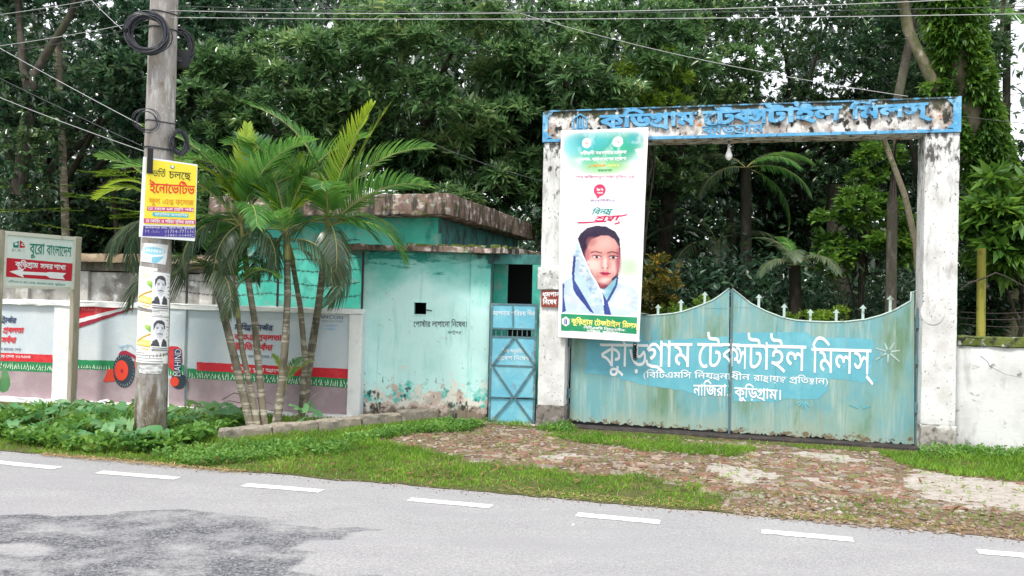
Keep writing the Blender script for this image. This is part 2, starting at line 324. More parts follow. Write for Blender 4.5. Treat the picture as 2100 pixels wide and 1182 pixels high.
def shape_text(s, res=2):
    """list of clusters: (contours, x0)"""
    out = []; x = 0.; i = 0
    fix = lambda cs, dx, dy, sx, sy: [[(dx + p[0]*sx, dy + p[1]*sy) for p in c] for c in cs]
    while i < len(s):
        ch = s[i]
        if ch in CONS:
            base = [ch]; i += 1; 
            while i < len(s) and (s[i] == '়' or (s[i] == '্' and i + 1 < len(s) and s[i + 1] in CONS)):
                if s[i] == '়': base[-1] += '়'; i += 1
                else: base.append(s[i + 1]); i += 2
            has = i < len(s) and s[i] == '্'
            if has: i += 1
            pre = post = bel = ''
            while i < len(s) and s[i] in 'ািীুূৃেৈোৌ':
                v = s[i]; i += 1
                if v in PRE: pre = v
                elif v in BEL: bel = v
                elif v == 'ো': pre, post = 'ে', 'া'
                elif v == 'ৌ': pre, post = 'ে', 'ৗ'
                else: post = v
            C = []
            if pre: g, a = glyph(pre, res); C += fix(g, x, 0, 1, 1); ox = x; x += a
            reph = len(base) > 1 and base[0] == 'র'
            if reph: base = base[1:]
            rph = len(base) > 1 and base[-1] == 'র'
            if rph: base = base[:-1]
            yph = len(base) > 1 and base[-1] == 'য'
            if yph: base = base[:-1]
            x1 = x
            if len(base) == 1:
                g, a = glyph(base[0][0], res); C += fix(g, x, 0, 1, 1); x += a
            else:
                g, a = glyph(base[0][0], res); g2, a2 = glyph(base[1][0], res)
                if base[0] in 'কস' and base[1] in 'সটক':
                    C += fix(g, x, .06, .78, .92) + fix(g2, x + a*.62, 0, .62, 1); x += a*.62 + a2*.62
                else:
                    C += fix(g, x, .28, .86, .55) + fix(g2, x + .08, -.08, .62, .55); C.append([(x, .622), (x + a, .622), (x + a, .55), (x, .55)][::-1]); x += a*.9
            if '়' in base[-1]:
                cx = (x1 + x)/2 - .05; C.append([(cx + .06*math.cos(t), -.12 + .06*math.sin(t)) for t in np.linspace(2*PI, 0, 9)[:-1]])
            if rph:
                W = x - x1; C.append(stroke([(x1 + .02, .17), (x1 + .06, .06), (x1 + W*.3, .01), (x1 + W*.62, -.01), (x - .08, -.13)], .075))
            if yph: 
                C.append(stroke([(x + .02, .33), (x + .12, .1), (x + .26, .2), (x + .26, -.02)], .07)); C.append([(x - .05, .622), (x + .3, .622), (x + .3, .55), (x - .05, .55)][::-1]); x += .3
            if bel: g, a = glyph(bel, res); C += fix(g, x, 0, 1, 1)
            if has: g, a = glyph('্', res); C += fix(g, x, 0, 1, 1)
            if reph: C.append(stroke([(x - .36, .70), (x - .12, .86)], .08)); C.append(stroke([(x - .12, .66), (x - .10, .86)], .07))
            if post:
                if post == 'ী': g, a = glyph('ী', res)
                else: g, a = glyph(post, res)
                C += fix(g, x, 0, 1, 1); x += a
            out.append(C)
        elif ch == ' ': x += .30; i += 1
        else:
            g, a = glyph(ch, res); out.append(fix(g, x, 0, 1, 1)); x += a; i += 1
    return out, x
def fill(conts, bold=0., flat=True):
    """nonzero-winding fill: returns verts2d, tris, boundary edges"""
    cs = []
    for c in conts:
        q = [c[0]]
        for p in c[1:]:
            if abs(p[0] - q[-1][0]) + abs(p[1] - q[-1][1]) > 1e-4: q.append(p)
        if abs(q[0][0] - q[-1][0]) + abs(q[0][1] - q[-1][1]) < 1e-4: q.pop()
        if len(q) < 3: continue
        if bold:
            n = len(q); r = []
            for i in range(n):
                a, b, d = Vector(q[i - 1]), Vector(q[i]), Vector(q[(i + 1) % n])
                t = ((b - a).normalized() + (d - b).normalized())
                if t.length < 1e-3: r.append(tuple(b)); continue
                t.normalize(); r.append((b.x - t.y*bold, b.y + t.x*bold))
            q = r
        cs.append(q)
    if not cs: return [], [], []
    V = []; E = []
    for c in cs:
        b = len(V); n = len(c); V += [Vector(p) for p in c]; E += [(b + i, b + (i + 1) % n) for i in range(n)]
    vo, eo, fo, _, _, _ = delaunay_2d_cdt(V, E, [], 0, 1e-5)
    if not fo: return [], [], []
    A = np.array([[*vo[f[0]], *vo[f[1]], *vo[f[2]]] for f in fo]); cx = (A[:, 0] + A[:, 2] + A[:, 4])/3; cy = (A[:, 1] + A[:, 3] + A[:, 5])/3
    wn = np.zeros(len(fo))
    for c in cs:
        P = np.array(c); Q = np.roll(P, -1, 0)
        for (ax, ay), (bx, by) in zip(P, Q):
            up = (ay <= cy) & (by > cy); dn = (ay > cy) & (by <= cy); cr = (bx - ax)*(cy - ay) - (cx - ax)*(by - ay)
            wn += (up & (cr > 0)).astype(int) - (dn & (cr < 0)).astype(int)
    T = [tuple(f) for f, k in zip(fo, wn) if abs(k) > .5]
    return [tuple(v) for v in vo], T, None
def text_geo(s, bold=0., res=2, slant=0.):
    """per cluster (verts,tris) + advance, em units (base 0, head line .62)"""
    cl, W = shape_text(s, res); out = []
    for C in cl:
        V, T, _ = fill(C, bold)
        if T: out.append(([(x + slant*y, y) for x, y in V], T))
    return out, W
def put_text(s, P0, P1, H, off, name, mat, parent, bold=.0, depth=0., res=2, slant=0., split=False, vert=None):
    """P0,P1: baseline ends (u,z) on the wall plane, H: height of the head line above it"""
    geo, W = text_geo(s, bold, res, slant); W = max(W - .1, .2)
    ex = ((P1[0] - P0[0])/W, (P1[1] - P0[1])/W); ey = vert or (0, H/.62)
    objs = []; AV = []; AF = []
    for k, (V, T) in enumerate(geo):
        o_ = off - (k % 3)*.0006
        p = [(P0[0] + x*ex[0] + y*ey[0], o_, P0[1] + x*ex[1] + y*ey[1]) for x, y in V]
        vs, fs = p, list(T)
        if depth:
            n = len(p); cnt = {}
            for t in T:
                for a, b in ((t[0], t[1]), (t[1], t[2]), (t[2], t[0])): cnt[(a, b)] = cnt.get((a, b), 0) + 1
            vs = [(q[0], o_ - depth, q[2]) for q in p] + p
            fs = list(T) + [(b, a, a + n, b + n) for (a, b) in cnt if (b, a) not in cnt]
        if split: objs.append(mesh(name, vs, fs, mat, parent))
        else:
            b = len(AV); AV += vs; AF += [tuple(b + i for i in f) for f in fs]
    if not split and AV: objs.append(mesh(name, AV, AF, mat, parent))
    return objs
def text_px(fr, s, bl, br, hl, off, name, mat, parent, **k):
    """baseline-left, baseline-right pixels and the pixel row of the head line at the left end"""
    a = fr.px(*bl, off); b = fr.px(*br, off); h = fr.px(bl[0], hl, off)
    return put_text(s, a, b, h[1] - a[1], off, name, mat, parent, **k)
def poly_px(fr, pts, off, name, mat, parent, jag=0., thick=.0):
    P = [fr.px(x, y, off) for x, y in pts]
    if jag:
        Q = []
        for i in range(len(P)):
            a, b = P[i], P[(i + 1) % len(P)]; n = max(1, int(math.hypot(b[0] - a[0], b[1] - a[1])/.035))
            for j in range(n): Q.append((a[0] + (b[0] - a[0])*j/n + random.gauss(0, jag), a[1] + (b[1] - a[1])*j/n + random.gauss(0, jag)))
        P = Q
    V, T, _ = fill([P])
    return mesh(name, [(x, off, z) for x, z in V], T, mat, parent)
def ell(cx, cy, rx, ry, n=28, a0=0, a1=2*PI): return [(cx + rx*math.cos(a0 + (a1 - a0)*i/n), cy + ry*math.sin(a0 + (a1 - a0)*i/n)) for i in range(n)]

# small print canvas (banner, paper posters): colours of the flat print stored per grid point
class Canvas:
    def __init__(s, W, H, bg=(.85, .87, .88)):
        s.W, s.H = W, H; s.a = np.empty((H, W, 3)); s.a[:] = bg
        s.x, s.y = np.meshgrid((np.arange(W) + .5)/W, (np.arange(H) + .5)/H)
    def poly(s, pts, c, al=1.):
        ins = np.zeros((s.H, s.W), bool); P = list(pts)
        for i in range(len(P)):
            (ax, ay), (bx, by) = P[i], P[(i + 1) % len(P)]
            if ay == by: continue
            m = ((ay > s.y) != (by > s.y)) & (s.x < (bx - ax)*(s.y - ay)/(by - ay) + ax); ins ^= m
        s.a[ins] = s.a[ins]*(1 - al) + np.array(c)*al; return s
    def blob(s, cx, cy, rx, ry, c, al=1., soft=1.):
        d = ((s.x - cx)/rx)**2 + ((s.y - cy)/ry)**2
        k = (np.clip((1 - d)/soft, 0, 1)*al)[..., None] if soft else ((d < 1)*al)[..., None]
        s.a = s.a*(1 - k) + np.array(c)*k; return s
    def speck(s, k, sc=1): 
        s.a = np.clip(s.a + rng.normal(0, k, (s.H, s.W, 1)), 0, 1)
    def line(s, pts, c, w, al=1.): return s.poly(stroke(pts, w), c, al)
    def mesh(s, name, fn, parent):
        """fn(u,v)->(x,y,z); v downwards"""
        W, H = s.W, s.H; V = np.array([fn((i + .5)/W, (j + .5)/H) if 0 < i < W - 1 and 0 < j < H - 1 else fn(i/(W - 1), j/(H - 1)) for j in range(H) for i in range(W)])
        I = np.arange(W*H).reshape(H, W); T = np.stack([I[:-1, :-1], I[1:, :-1], I[1:, 1:], I[:-1, 1:]], -1).reshape(-1, 4)
        o = fmesh(name, V, T, m_print, parent, smooth=True)
        at = o.data.attributes.new('Print', 'FLOAT_COLOR', 'POINT')
        at.data.foreach_set('color', np.concatenate([s.a.reshape(-1, 3), np.ones((W*H, 1))], 1).astype(np.float32).ravel()); return o

# ------------------------------------------------------------------ frames
GF = Fr(.38, 11.30, math.atan2(-1.3, 5.0))            # front face of gate columns and beam
MF = Fr(-2.05, 11.372, math.atan(-.1965))             # painted wall
BF = Fr(-2.07, 11.55, 0.)                             # guard booth front
HF = Fr(-.95, 12.0, rad(-17))                         # guard house behind it
RF = Fr(.259, 7.29, rad(-15))                         # far edge of the road
# ------------------------------------------------------------------ ground, road, verge
def in_poly(X, Y, P):
    ins = np.zeros(X.shape, bool)
    for i in range(len(P)):
        (ax, ay), (bx, by) = P[i], P[(i + 1) % len(P)]
        if ay == by: continue
        ins ^= ((ay > Y) != (by > Y)) & (X < (bx - ax)*(Y - ay)/(by - ay) + ax)
    return ins
def vnoise(X, Y, s, seed=0):
    """smooth value noise"""
    x = X*s + 1000; y = Y*s + 1000; xi = np.floor(x).astype(int); yi = np.floor(y).astype(int); fx = x - xi; fy = y - yi
    fx = fx*fx*(3 - 2*fx); fy = fy*fy*(3 - 2*fy)
    h = lambda a, b: (np.sin(a*127.1 + b*311.7 + seed*74.7)*43758.5453) % 1
    return (h(xi, yi)*(1 - fx) + h(xi + 1, yi)*fx)*(1 - fy) + (h(xi, yi + 1)*(1 - fx) + h(xi + 1, yi + 1)*fx)*fy
def fbm(X, Y, s, seed=0): return (vnoise(X, Y, s, seed)*.5 + vnoise(X, Y, s*2.1, seed + 1)*.28 + vnoise(X, Y, s*4.3, seed + 2)*.22)
G = lambda pts: [gnd(*p) for p in pts]
soil_poly = G([(775, 905), (830, 885), (1000, 872), (1170, 893), (1560, 915), (1800, 935), (1850, 965), (2200, 1010), (2200, 1075), (1900, 1050), (1620, 1038), (1450, 1020), (1300, 985), (1010, 955), (880, 930)])
soil2 = G([(1480, 1010), (1700, 1020), (2200, 1060), (2200, 1118), (1700, 1080), (1480, 1052)])
grass_in = G([(1115, 896), (1160, 896), (1400, 910), (1555, 928), (1520, 942), (1330, 936), (1180, 915)])
grass_r = G([(1780, 935), (1885, 930), (2200, 950), (2200, 1006), (1900, 975)])
sand = [G([(1420, 962), (1450, 956), (1530, 962), (1590, 976), (1600, 986), (1550, 996), (1500, 990), (1460, 978)]), G([(1570, 932), (1700, 934), (1790, 950), (1750, 958), (1640, 945)]),
        G([(1850, 965), (2000, 988), (2200, 1010), (2200, 1060), (1990, 1052), (1860, 1015)]), G([(1095, 935), (1170, 932), (1190, 948), (1110, 947)]),
        G([(1630, 982), (1720, 980), (1735, 990), (1650, 995)]), G([(940, 950), (985, 945), (990, 955), (950, 958)])]
def soilw(X, Y):
    n = (fbm(X, Y, 2.2, 5) - .5)*.5
    jx = X + (fbm(X, Y, 1.7, 9) - .5)*.8; jy = Y + (fbm(X, Y, 1.9, 13) - .5)*.5
    a = in_poly(jx, jy, soil_poly).astype(float)*1.0
    b = in_poly(jx, jy, soil2).astype(float)*.62
    g = (in_poly(jx, jy, grass_in) | in_poly(jx, jy, grass_r)).astype(float)
    return np.clip(np.maximum(a, b) - g*1.1 + n*.4, 0, 1)
def sandw(X, Y):
    jx = X + (fbm(X, Y, 4, 29) - .5)*.5; jy = Y + (fbm(X, Y, 4, 33) - .5)*.35; r = np.zeros(X.shape, bool)
    for P in sand: r |= in_poly(jx, jy, P)
    return r.astype(float)
def height(X, Y):
    u, v = (X - RF.o[0])*RF.ux[0] + (Y - RF.o[1])*RF.ux[1], (X - RF.o[0])*RF.uy[0] + (Y - RF.o[1])*RF.uy[1]
    return np.clip(v, 0, 1)*.02 + (fbm(X, Y, 1.5, 3) - .5)*.03*np.clip(v*2, 0, 1) + .006
# base sheet to the horizon
m_earth = M('far_earth', (.06, .085, .03), [((.10, .08, .05), .7, .5, .7)], rough=1)
gb = mesh('ground', [(-600, -300, -.03), (600, -300, -.03), (600, 900, -.03), (-600, 900, -.03)], [(0, 1, 2, 3)], m_earth); tag(gb, kind='structure')
# road
m_road, t, b = nodes('asphalt')
n1 = noise(t, 70, 5, rough=.85); n2 = noise(t, (3.2, 5, 1), 8, rough=.7); n3 = noise(t, (1.1, 2.3, 1), 3)
g_ = t.nodes.new('ShaderNodeTexVoronoi'); g_.inputs['Scale'].default_value = 1
mp = t.nodes.new('ShaderNodeMapping'); mp.inputs['Scale'].default_value = (42, 42, 42); ge = t.nodes.new('ShaderNodeNewGeometry')
t.links.new(ge.outputs['Position'], mp.inputs[0]); t.links.new(mp.outputs[0], g_.inputs['Vector'])
at = t.nodes.new('ShaderNodeAttribute'); at.attribute_name = 'Worn'
c = mixc(t, ramp(t, n1, .35, .7), (.15, .15, .163), (.44, .44, .452)); c = mixc(t, ramp(t, n3, .35, .75), c, mixc(t, ramp(t, noise(t, 45, 4, rough=.8), .4, .62), (.24, .24, .25), (.40, .40, .405)))
# worn patch where the chippings show: dark binder with pale stones
stone = mixc(t, ramp(t, noise(t, (38, 38, 38), 6, rough=.85), .47, .60), (.06, .065, .078), (.26, .26, .275))
stone = mixc(t, ramp(t, g_.outputs['Distance'], .20, .05), stone, (.50, .50, .50))
ad = t.nodes.new('ShaderNodeMath'); ad.operation = 'ADD'; t.links.new(at.outputs['Fac'], ad.inputs[0]); t.links.new(noise(t, (2.2, 2.6, 1), 10, rough=.72), ad.inputs[1])
c = mixc(t, ramp(t, noise(t, (.35, 1.6, 1), 5), .5, .72), c, (.26, .26, .28))
c = mixc(t, ramp(t, ad.outputs[0], .90, 1.10), c, stone)
av = t.nodes.new('ShaderNodeAttribute'); av.attribute_name = 'Dust'
dm = t.nodes.new('ShaderNodeMath'); dm.operation = 'ADD'; t.links.new(av.outputs['Fac'], dm.inputs[0]); t.links.new(noise(t, (3, 6, 3), 8, rough=.7), dm.inputs[1])
c = mixc(t, ramp(t, dm.outputs[0], .95, 1.35), c, (.36, .31, .25))
c = mixc(t, ramp(t, noise(t, (7, 7, 7), 8, rough=.8), .66, .72), c, (.20, .20, .21))
t.links.new(c, b.inputs['Base Color']); b.inputs['Roughness'].default_value = .85; b.inputs['Specular IOR Level'].default_value = .25
bn = t.nodes.new('ShaderNodeBump'); bn.inputs['Strength'].default_value = .5; bn.inputs['Distance'].default_value = .006
t.links.new(noise(t, 120, 6), bn.inputs['Height']); t.links.new(bn.outputs[0], b.inputs['Normal'])
us = np.concatenate([np.linspace(-300, -14, 12), np.linspace(-13.9, 13.9, 150), np.linspace(14, 300, 12)])
vs_ = np.concatenate([np.linspace(-9, -5.2, 6), np.linspace(-5.1, 0, 50)])
U, Vv = np.meshgrid(us, vs_); edge = (np.array([vnoise(us, us*0, 1.3, 2)])[0] - .5)*.10 + (vnoise(us, us*0, 5, 4) - .5)*.05
Vj = Vv.copy(); Vj[-1] += edge
X = RF.o[0] + U*RF.ux[0] + Vj*RF.uy[0]; Y = RF.o[1] + U*RF.ux[1] + Vj*RF.uy[1]
n_u, n_v = len(us), len(vs_); I = np.arange(n_u*n_v).reshape(n_v, n_u)
T = np.stack([I[:-1, :-1], I[:-1, 1:], I[1:, 1:], I[1:, :-1]], -1).reshape(-1, 4)
road = fmesh('road', np.stack([X, Y, X*0 + .004], -1).reshape(-1, 3), T, m_road, smooth=True); tag(road, kind='structure')
wp = G([(-120, 1058), (60, 1060), (200, 1055), (330, 1040), (420, 1045), (620, 1065), (640, 1082), (790, 1085), (700, 1105), (640, 1120), (690, 1140), (640, 1165), (790, 1190), (700, 1300), (-300, 1300)])
wear = in_poly(X + (fbm(X, Y, 3, 41) - .5)*.35, Y + (fbm(X, Y, 3, 43) - .5)*.22, wp)*.54 + .0
wear = wear - in_poly(X, Y, G([(-100, 1118), (90, 1118), (150, 1130), (60, 1138), (-100, 1136)]))*.25
a_ = road.data.attributes.new('Dust', 'FLOAT', 'POINT'); a_.data.foreach_set('value', np.clip(.62 + Vj*2.2, 0, .62).astype(np.float32).ravel())
a_ = road.data.attributes.new('Worn', 'FLOAT', 'POINT'); a_.data.foreach_set('value', np.clip(wear, 0, 1).astype(np.float32).ravel())
m_dash = M('road_paint', (.74, .75, .74), [((.40, .40, .41), (22, 22, 1), .55, .62, 8, .9), ((.58, .57, .55), (5, 5, 1), .45, .65, 5, .6)], rough=.6)
for (a, bb) in [((-290, 925), (-180, 937)), ((-70, 943), (118, 962)), ((203, 970), (364, 983)), ((500, 996), (660, 1009)), ((840, 1026), (1008, 1041)), ((1183, 1057), (1354, 1073)), ((1563, 1092), (1750, 1109)), ((2005, 1133), (2170, 1148)), ((2400, 1172), (2580, 1190))]:
    A, B_ = Vector(gnd(*a)), Vector(gnd(*bb)); d = (B_ - A).normalized(); n = Vector((-d.y, d.x))*.062
    pts = []
    for q in np.linspace(0, 1, 14): p = A.lerp(B_, q) - n; pts.append((p.x + random.gauss(0, .003), p.y + random.gauss(0, .004), .008))
    for q in np.linspace(1, 0, 14): p = A.lerp(B_, q) + n; pts.append((p.x + random.gauss(0, .003), p.y + random.gauss(0, .004), .008))
    mesh('road_dash', pts, [tuple(range(28))], m_dash, road)
# verge and forecourt
m_soil, t, b = nodes('verge_soil')
at = t.nodes.new('ShaderNodeAttribute'); at.attribute_name = 'Soil'; at2 = t.nodes.new('ShaderNodeAttribute'); at2.attribute_name = 'Sand'
c = mixc(t, ramp(t, noise(t, 14, 6), .35, .65), (.055, .075, .02), (.13, .12, .05))
brick = mixc(t, ramp(t, noise(t, (22, 34, 22), 6, rough=.7), .40, .62), (.14, .085, .062), (.24, .175, .13))
brick = mixc(t, ramp(t, noise(t, (30, 46, 30), 5, rough=.75), .62, .70), brick, (.50, .45, .40)); brick = mixc(t, ramp(t, noise(t, (18, 30, 18), 6), .60, .70), brick, (.10, .08, .06))
brick = mixc(t, ramp(t, noise(t, 3.5, 5), .56, .68), brick, (.20, .19, .10))
ad = t.nodes.new('ShaderNodeMath'); ad.operation = 'ADD'; t.links.new(at.outputs['Fac'], ad.inputs[0]); t.links.new(noise(t, 9, 6), ad.inputs[1])
c = mixc(t, ramp(t, ad.outputs[0], .85, 1.1), c, brick)
sandc = mixc(t, ramp(t, noise(t, 16, 6), .4, .7), (.44, .41, .38), (.29, .25, .215))
ad = t.nodes.new('ShaderNodeMath'); ad.operation = 'ADD'; t.links.new(at2.outputs['Fac'], ad.inputs[0]); t.links.new(noise(t, 12, 7), ad.inputs[1])
c = mixc(t, ramp(t, ad.outputs[0], 1.22, 1.42), c, sandc)
t.links.new(c, b.inputs['Base Color']); b.inputs['Roughness'].default_value = .95; b.inputs['Specular IOR Level'].default_value = .15
bn = t.nodes.new('ShaderNodeBump'); bn.inputs['Strength'].default_value = .8; bn.inputs['Distance'].default_value = .02
t.links.new(noise(t, (40, 55, 40), 7), bn.inputs['Height']); t.links.new(bn.outputs[0], b.inputs['Normal'])
us = np.concatenate([np.linspace(-60, -12, 12), np.linspace(-11.8, 11.8, 360), np.linspace(12, 60, 12)])
vs_ = np.concatenate([np.linspace(-.03, 5.6, 96), np.linspace(6, 60, 20)])
U, Vv = np.meshgrid(us, vs_); Vv = Vv.copy(); edge = (vnoise(us, us*0, 1.6, 12) - .5)*.10 + (vnoise(us, us*0, 7, 14) - .5)*.05; Vv[0] += edge - .03
X = RF.o[0] + U*RF.ux[0] + Vv*RF.uy[0]; Y = RF.o[1] + U*RF.ux[1] + Vv*RF.uy[1]
n_u, n_v = len(us), len(vs_); I = np.arange(n_u*n_v).reshape(n_v, n_u)
T = np.stack([I[:-1, :-1], I[:-1, 1:], I[1:, 1:], I[1:, :-1]], -1).reshape(-1, 4)
Z = height(X, Y) + (fbm(X, Y, 11, 51) - .5)*.03*soilw(X, Y); Z[0] = .010
verge = fmesh('verge', np.stack([X, Y, Z], -1).reshape(-1, 3), T, m_soil, smooth=True); tag(verge, kind='structure')
for nm, fn in (('Soil', soilw), ('Sand', sandw)):
    a_ = verge.data.attributes.new(nm, 'FLOAT', 'POINT'); a_.data.foreach_set('value', fn(X, Y).astype(np.float32).ravel())
# broken bricks of the old paving, sunk in the soil
m_brick = [M('worn_brick_%s' % k, c, [((.30, .25, .2), 20, .5, .66, 6)], rough=.95, bump=(40, .6)) for k, c in (('red', (.20, .10, .07)), ('pale', (.31, .24, .19)), ('grey', (.21, .18, .15)))]
bms = []
for k in range(9):
    bm = bmesh.new(); bmesh.ops.create_cube(bm, size=1)
    lx, ly = random.choice([(.24, .12), (.20, .12), (.15, .11), (.16, .07), (.11, .09)])
    for v in bm.verts: v.co = Vector((v.co.x*lx + random.gauss(0, .008), v.co.y*ly + random.gauss(0, .008), v.co.z*.05 + random.gauss(0, .005)))
    bmesh.ops.bevel(bm, geom=bm.edges[:], offset=.010, segments=1, affect='EDGES')
    me = bpy.data.meshes.new('brick'); bm.to_mesh(me); bm.free(); me.materials.append(m_brick[k % 3]); bms.append(me)
nb = 0
while nb < 280:
    px, py = random.uniform(790, 2100), random.uniform(885, 1070); x, y = gnd(px, py)
    if soilw(np.array([x]), np.array([y]))[0] < .75 or sandw(np.array([x]), np.array([y]))[0] > 0: continue
    o = bpy.data.objects.new('brick', random.choice(bms)); COL.objects.link(o); o.parent = verge
    z = float(height(np.array([x]), np.array([y]))[0])
    o.location = (x, y, z - .018 + random.uniform(-.005, .007)); o.rotation_euler = (random.gauss(0, .06), random.gauss(0, .06), rad(-15) + random.choice([0, PI/2, .3, .8]) + random.gauss(0, .15)); nb += 1

# ------------------------------------------------------------------ gate columns and beam
zc = lambda fr, x, y, off=0.: fr.px(x, y, off)[1]
uc = lambda fr, x, y, off=0.: fr.px(x, y, off)[0]
uL0, uL1 = uc(GF, 1105, 700), uc(GF, 1158, 760); uR0, uR1 = uc(GF, 1891, 700), uc(GF, 1962, 700)
BZ0 = (zc(GF, 1120, 292) + zc(GF, 1965, 273))/2; BZ1 = (zc(GF, 1115, 232) + zc(GF, 1965, 195))/2
cl = frthing(GF, 'gate_column', 'white plastered gate column behind the tall portrait banner', 'column', 'gate columns')
rough_box('shaft', uL0, .0, .31, uL1, .36, BZ0 - .002, m_white, cl)
rough_box('plinth', uL0 - .012, -.012, -.05, uL1 + .012, .37, .308, m_plinthd, cl, jit=.007)
rough_box('socket_box', uL0 - .03, -.05, zc(GF, 1120, 594), uL0 + .27, -.002, zc(GF, 1120, 549), m_greybox, cl, cell=.05)
cr_ = frthing(GF, 'gate_column', 'mouldy white gate column with a painted disc, right of the big gate', 'column', 'gate columns')
rough_box('shaft', uR0, .0, .34, uR1, .42, BZ0 - .002, m_white, cr_)
rough_box('plinth', uR0 - .005, -.012, -.05, uR1 + .012, .43, .338, m_plinth, cr_, jit=.007)
cx, cz = GF.px(1913, 640, -.01); MB().prism([(cx + .135*math.cos(a), cz + .155*math.sin(a)) for a in np.linspace(0, 2*PI, 25)[:-1]], -.007, .01).build('disc', m_white, cr_)
bmth = frthing(GF, 'gate_beam', 'mouldy concrete lintel with raised blue lettering spanning the gate', 'beam')
u0, u1 = uc(GF, 1114, 260), uc(GF, 1970, 235)
rough_box('slab', u0, .0, BZ0, u1, .38, BZ1, m_beam, bmth, cell=.08, jit=.008, bev=.018)
bw = .085
mbf = MB(); o1, o2 = -.026, .0
mbf.box(u0 - .002, o1, BZ0 + .004, u0 + bw*.8, o2, BZ1 - .02); mbf.box(u1 - bw, o1, BZ0 + .004, u1 + .002, o2, BZ1 + .004)
mbf.box(u0 + bw*.8 + .001, o1 + .002, BZ0 + .004, u1 - bw - .001, o2, BZ0 + .042); mbf.box(u0 + bw*.8 + .001, o1 + .004, BZ1 - .016, u1 - bw - .001, o2, BZ1 + .002)
for (cxx, s) in ((u0 + bw*.8, 1), (u1 - bw, -1)):
    mbf.prism([(cxx, BZ0 + .055), (cxx + s*.06, BZ0 + .055), (cxx, BZ0 + .12)], o1 + .001, o2); mbf.prism([(cxx, BZ1 - .028), (cxx + s*.07, BZ1 - .028), (cxx, BZ1 - .10)], o1 + .001, o2)
mbf.build('border', m_blue, bmth)
for s_, a, b_, hl in (('কুড়িগ্রাম', (1232, 263), (1420, 257), 239), ('টেক্সটাইল', (1443, 257), (1716, 247), 231), ('মিলস্', (1744, 245), (1893, 238), 221)):
    text_px(GF, s_, a, b_, hl, -.002, 'letter', m_blue, bmth, bold=.045, depth=.035, split=True)
text_px(GF, 'কুড়িগ্রাম', (1440, 275), (1562, 271), 260, -.002, 'letter', m_blue, bmth, bold=.02, depth=.018, split=True)
ec = GF.px(1190, 253); hexp = [(ec[0] + .115*math.cos(rad(60*k + 30)), ec[1] + .13*math.sin(rad(60*k + 30))) for k in range(6)]
em = MB()
for k in range(6):
    a, b_ = Vector(hexp[k]), Vector(hexp[(k + 1) % 6]); c_ = Vector(ec); em.prism([tuple(a), tuple(b_), tuple(b_.lerp(c_, .16)), tuple(a.lerp(c_, .16))][::-1], -.024, 0)
for dx in (-.035, .0, .035): em.prism([(ec[0] + dx - .012, ec[1] - .06), (ec[0] + dx + .012, ec[1] - .06), (ec[0] + dx + .010, ec[1] + .05), (ec[0] + dx, ec[1] + .08), (ec[0] + dx - .010, ec[1] + .05)], -.022, 0)
em.box(ec[0] - .055, -.02, ec[1] - .075, ec[0] + .055, 0, ec[1] - .058); em.build('emblem', m_blue, bmth)
# small plate on the left column
pz0, pz1 = zc(GF, 1128, 630), zc(GF, 1128, 596); pu0, pu1 = uc(GF, 1111, 612), uc(GF, 1145, 612)
np_ = frthing(GF, 'notice_plate', 'small brown red notice plate on the column left of the banner', 'sign')
MB().box(pu0, -.030, pz0, pu1 + .03, -.014, pz1).build('plate', m_redsign, np_)
text_px(GF, 'ধূমপান', (1112, 608.5), (1147, 608), 600.5, -.0325, 'lettering', m_letter, np_, bold=.03, res=1)
text_px(GF, 'নিষেধ', (1113, 624.5), (1140, 624), 615.5, -.0325, 'lettering', m_letter, np_, bold=.03, res=1)
# bulb
bu, bz = GF.px(1495, 300, .15)
bl = thing('light_bulb', 'white light bulb hanging under the gate lintel', 'bulb', tuple(GF.w(bu, .15, 0)))
MB().tube([(0, 0, BZ0 + .01), (0, 0, BZ0 - .07)], .006, 5).build('cable', m_coil, bl)
MB().tube([(0, 0, BZ0 - .05), (0, 0, BZ0 - .11)], .017, 10).build('socket', m_greybox, bl)
pr = [(.018, -.10), (.020, -.125), (.032, -.155), (.046, -.19), (.046, -.215), (.034, -.245), (.010, -.262)]
MB().tube([(0, 0, BZ0 + z) for _, z in pr], [r for r, _ in pr], 14).build('glass', m_bulb, bl, smooth=True)

# ------------------------------------------------------------------ double gate
OFF = .20
gt = frthing(GF, 'main_gate', 'faded blue sheet steel double gate with white Bengali lettering', 'gate')
P = lambda x, y: GF.px(x, y, OFF)
ctop = P(1499, 591)
rt = [P(1502, 593), P(1539, 623), P(1570, 639), P(1604, 652), P(1632, 658), P(1660, 660), P(1695, 661.5), P(1732, 661), P(1776, 656), P(1806, 648), P(1835, 637), P(1868, 618), P(1869, 600), P(1875, 600)]
lt = [P(1496, 592), P(1478, 606), P(1461, 617), P(1440, 626), P(1421, 633), P(1400, 640), P(1380, 644), P(1350, 647), P(1318, 648)]
uc0 = P(1499, 700)[0]; uh = P(1172, 700)[0]
lt += [(2*P(1340, 648)[0] - 0 - (q[0] - 0), q[1]) for q in lt[::-1][1:6]]
lt = [q for q in lt if q[0] > uh + .02] + [(uh, lt[-1][1] + .10)]
def bottom(a, b, zA, zB):
    n = int(abs(b[0] - a[0])/.022); out = []
    for i in range(n + 1):
        q = i/n; z = a[1] + (b[1] - a[1])*q
        out.append((a[0] + (b[0] - a[0])*q, z + max(0, random.gauss(-.002, .016)) + (vnoise(np.array([q*40.]), np.array([0.]), 1, 8)[0] - .5)*.03))
    return out
zl0, zl1, zr0, zr1 = P(1172, 864)[1], P(1496, 886)[1], P(1504, 887)[1], P(1873, 913)[1]
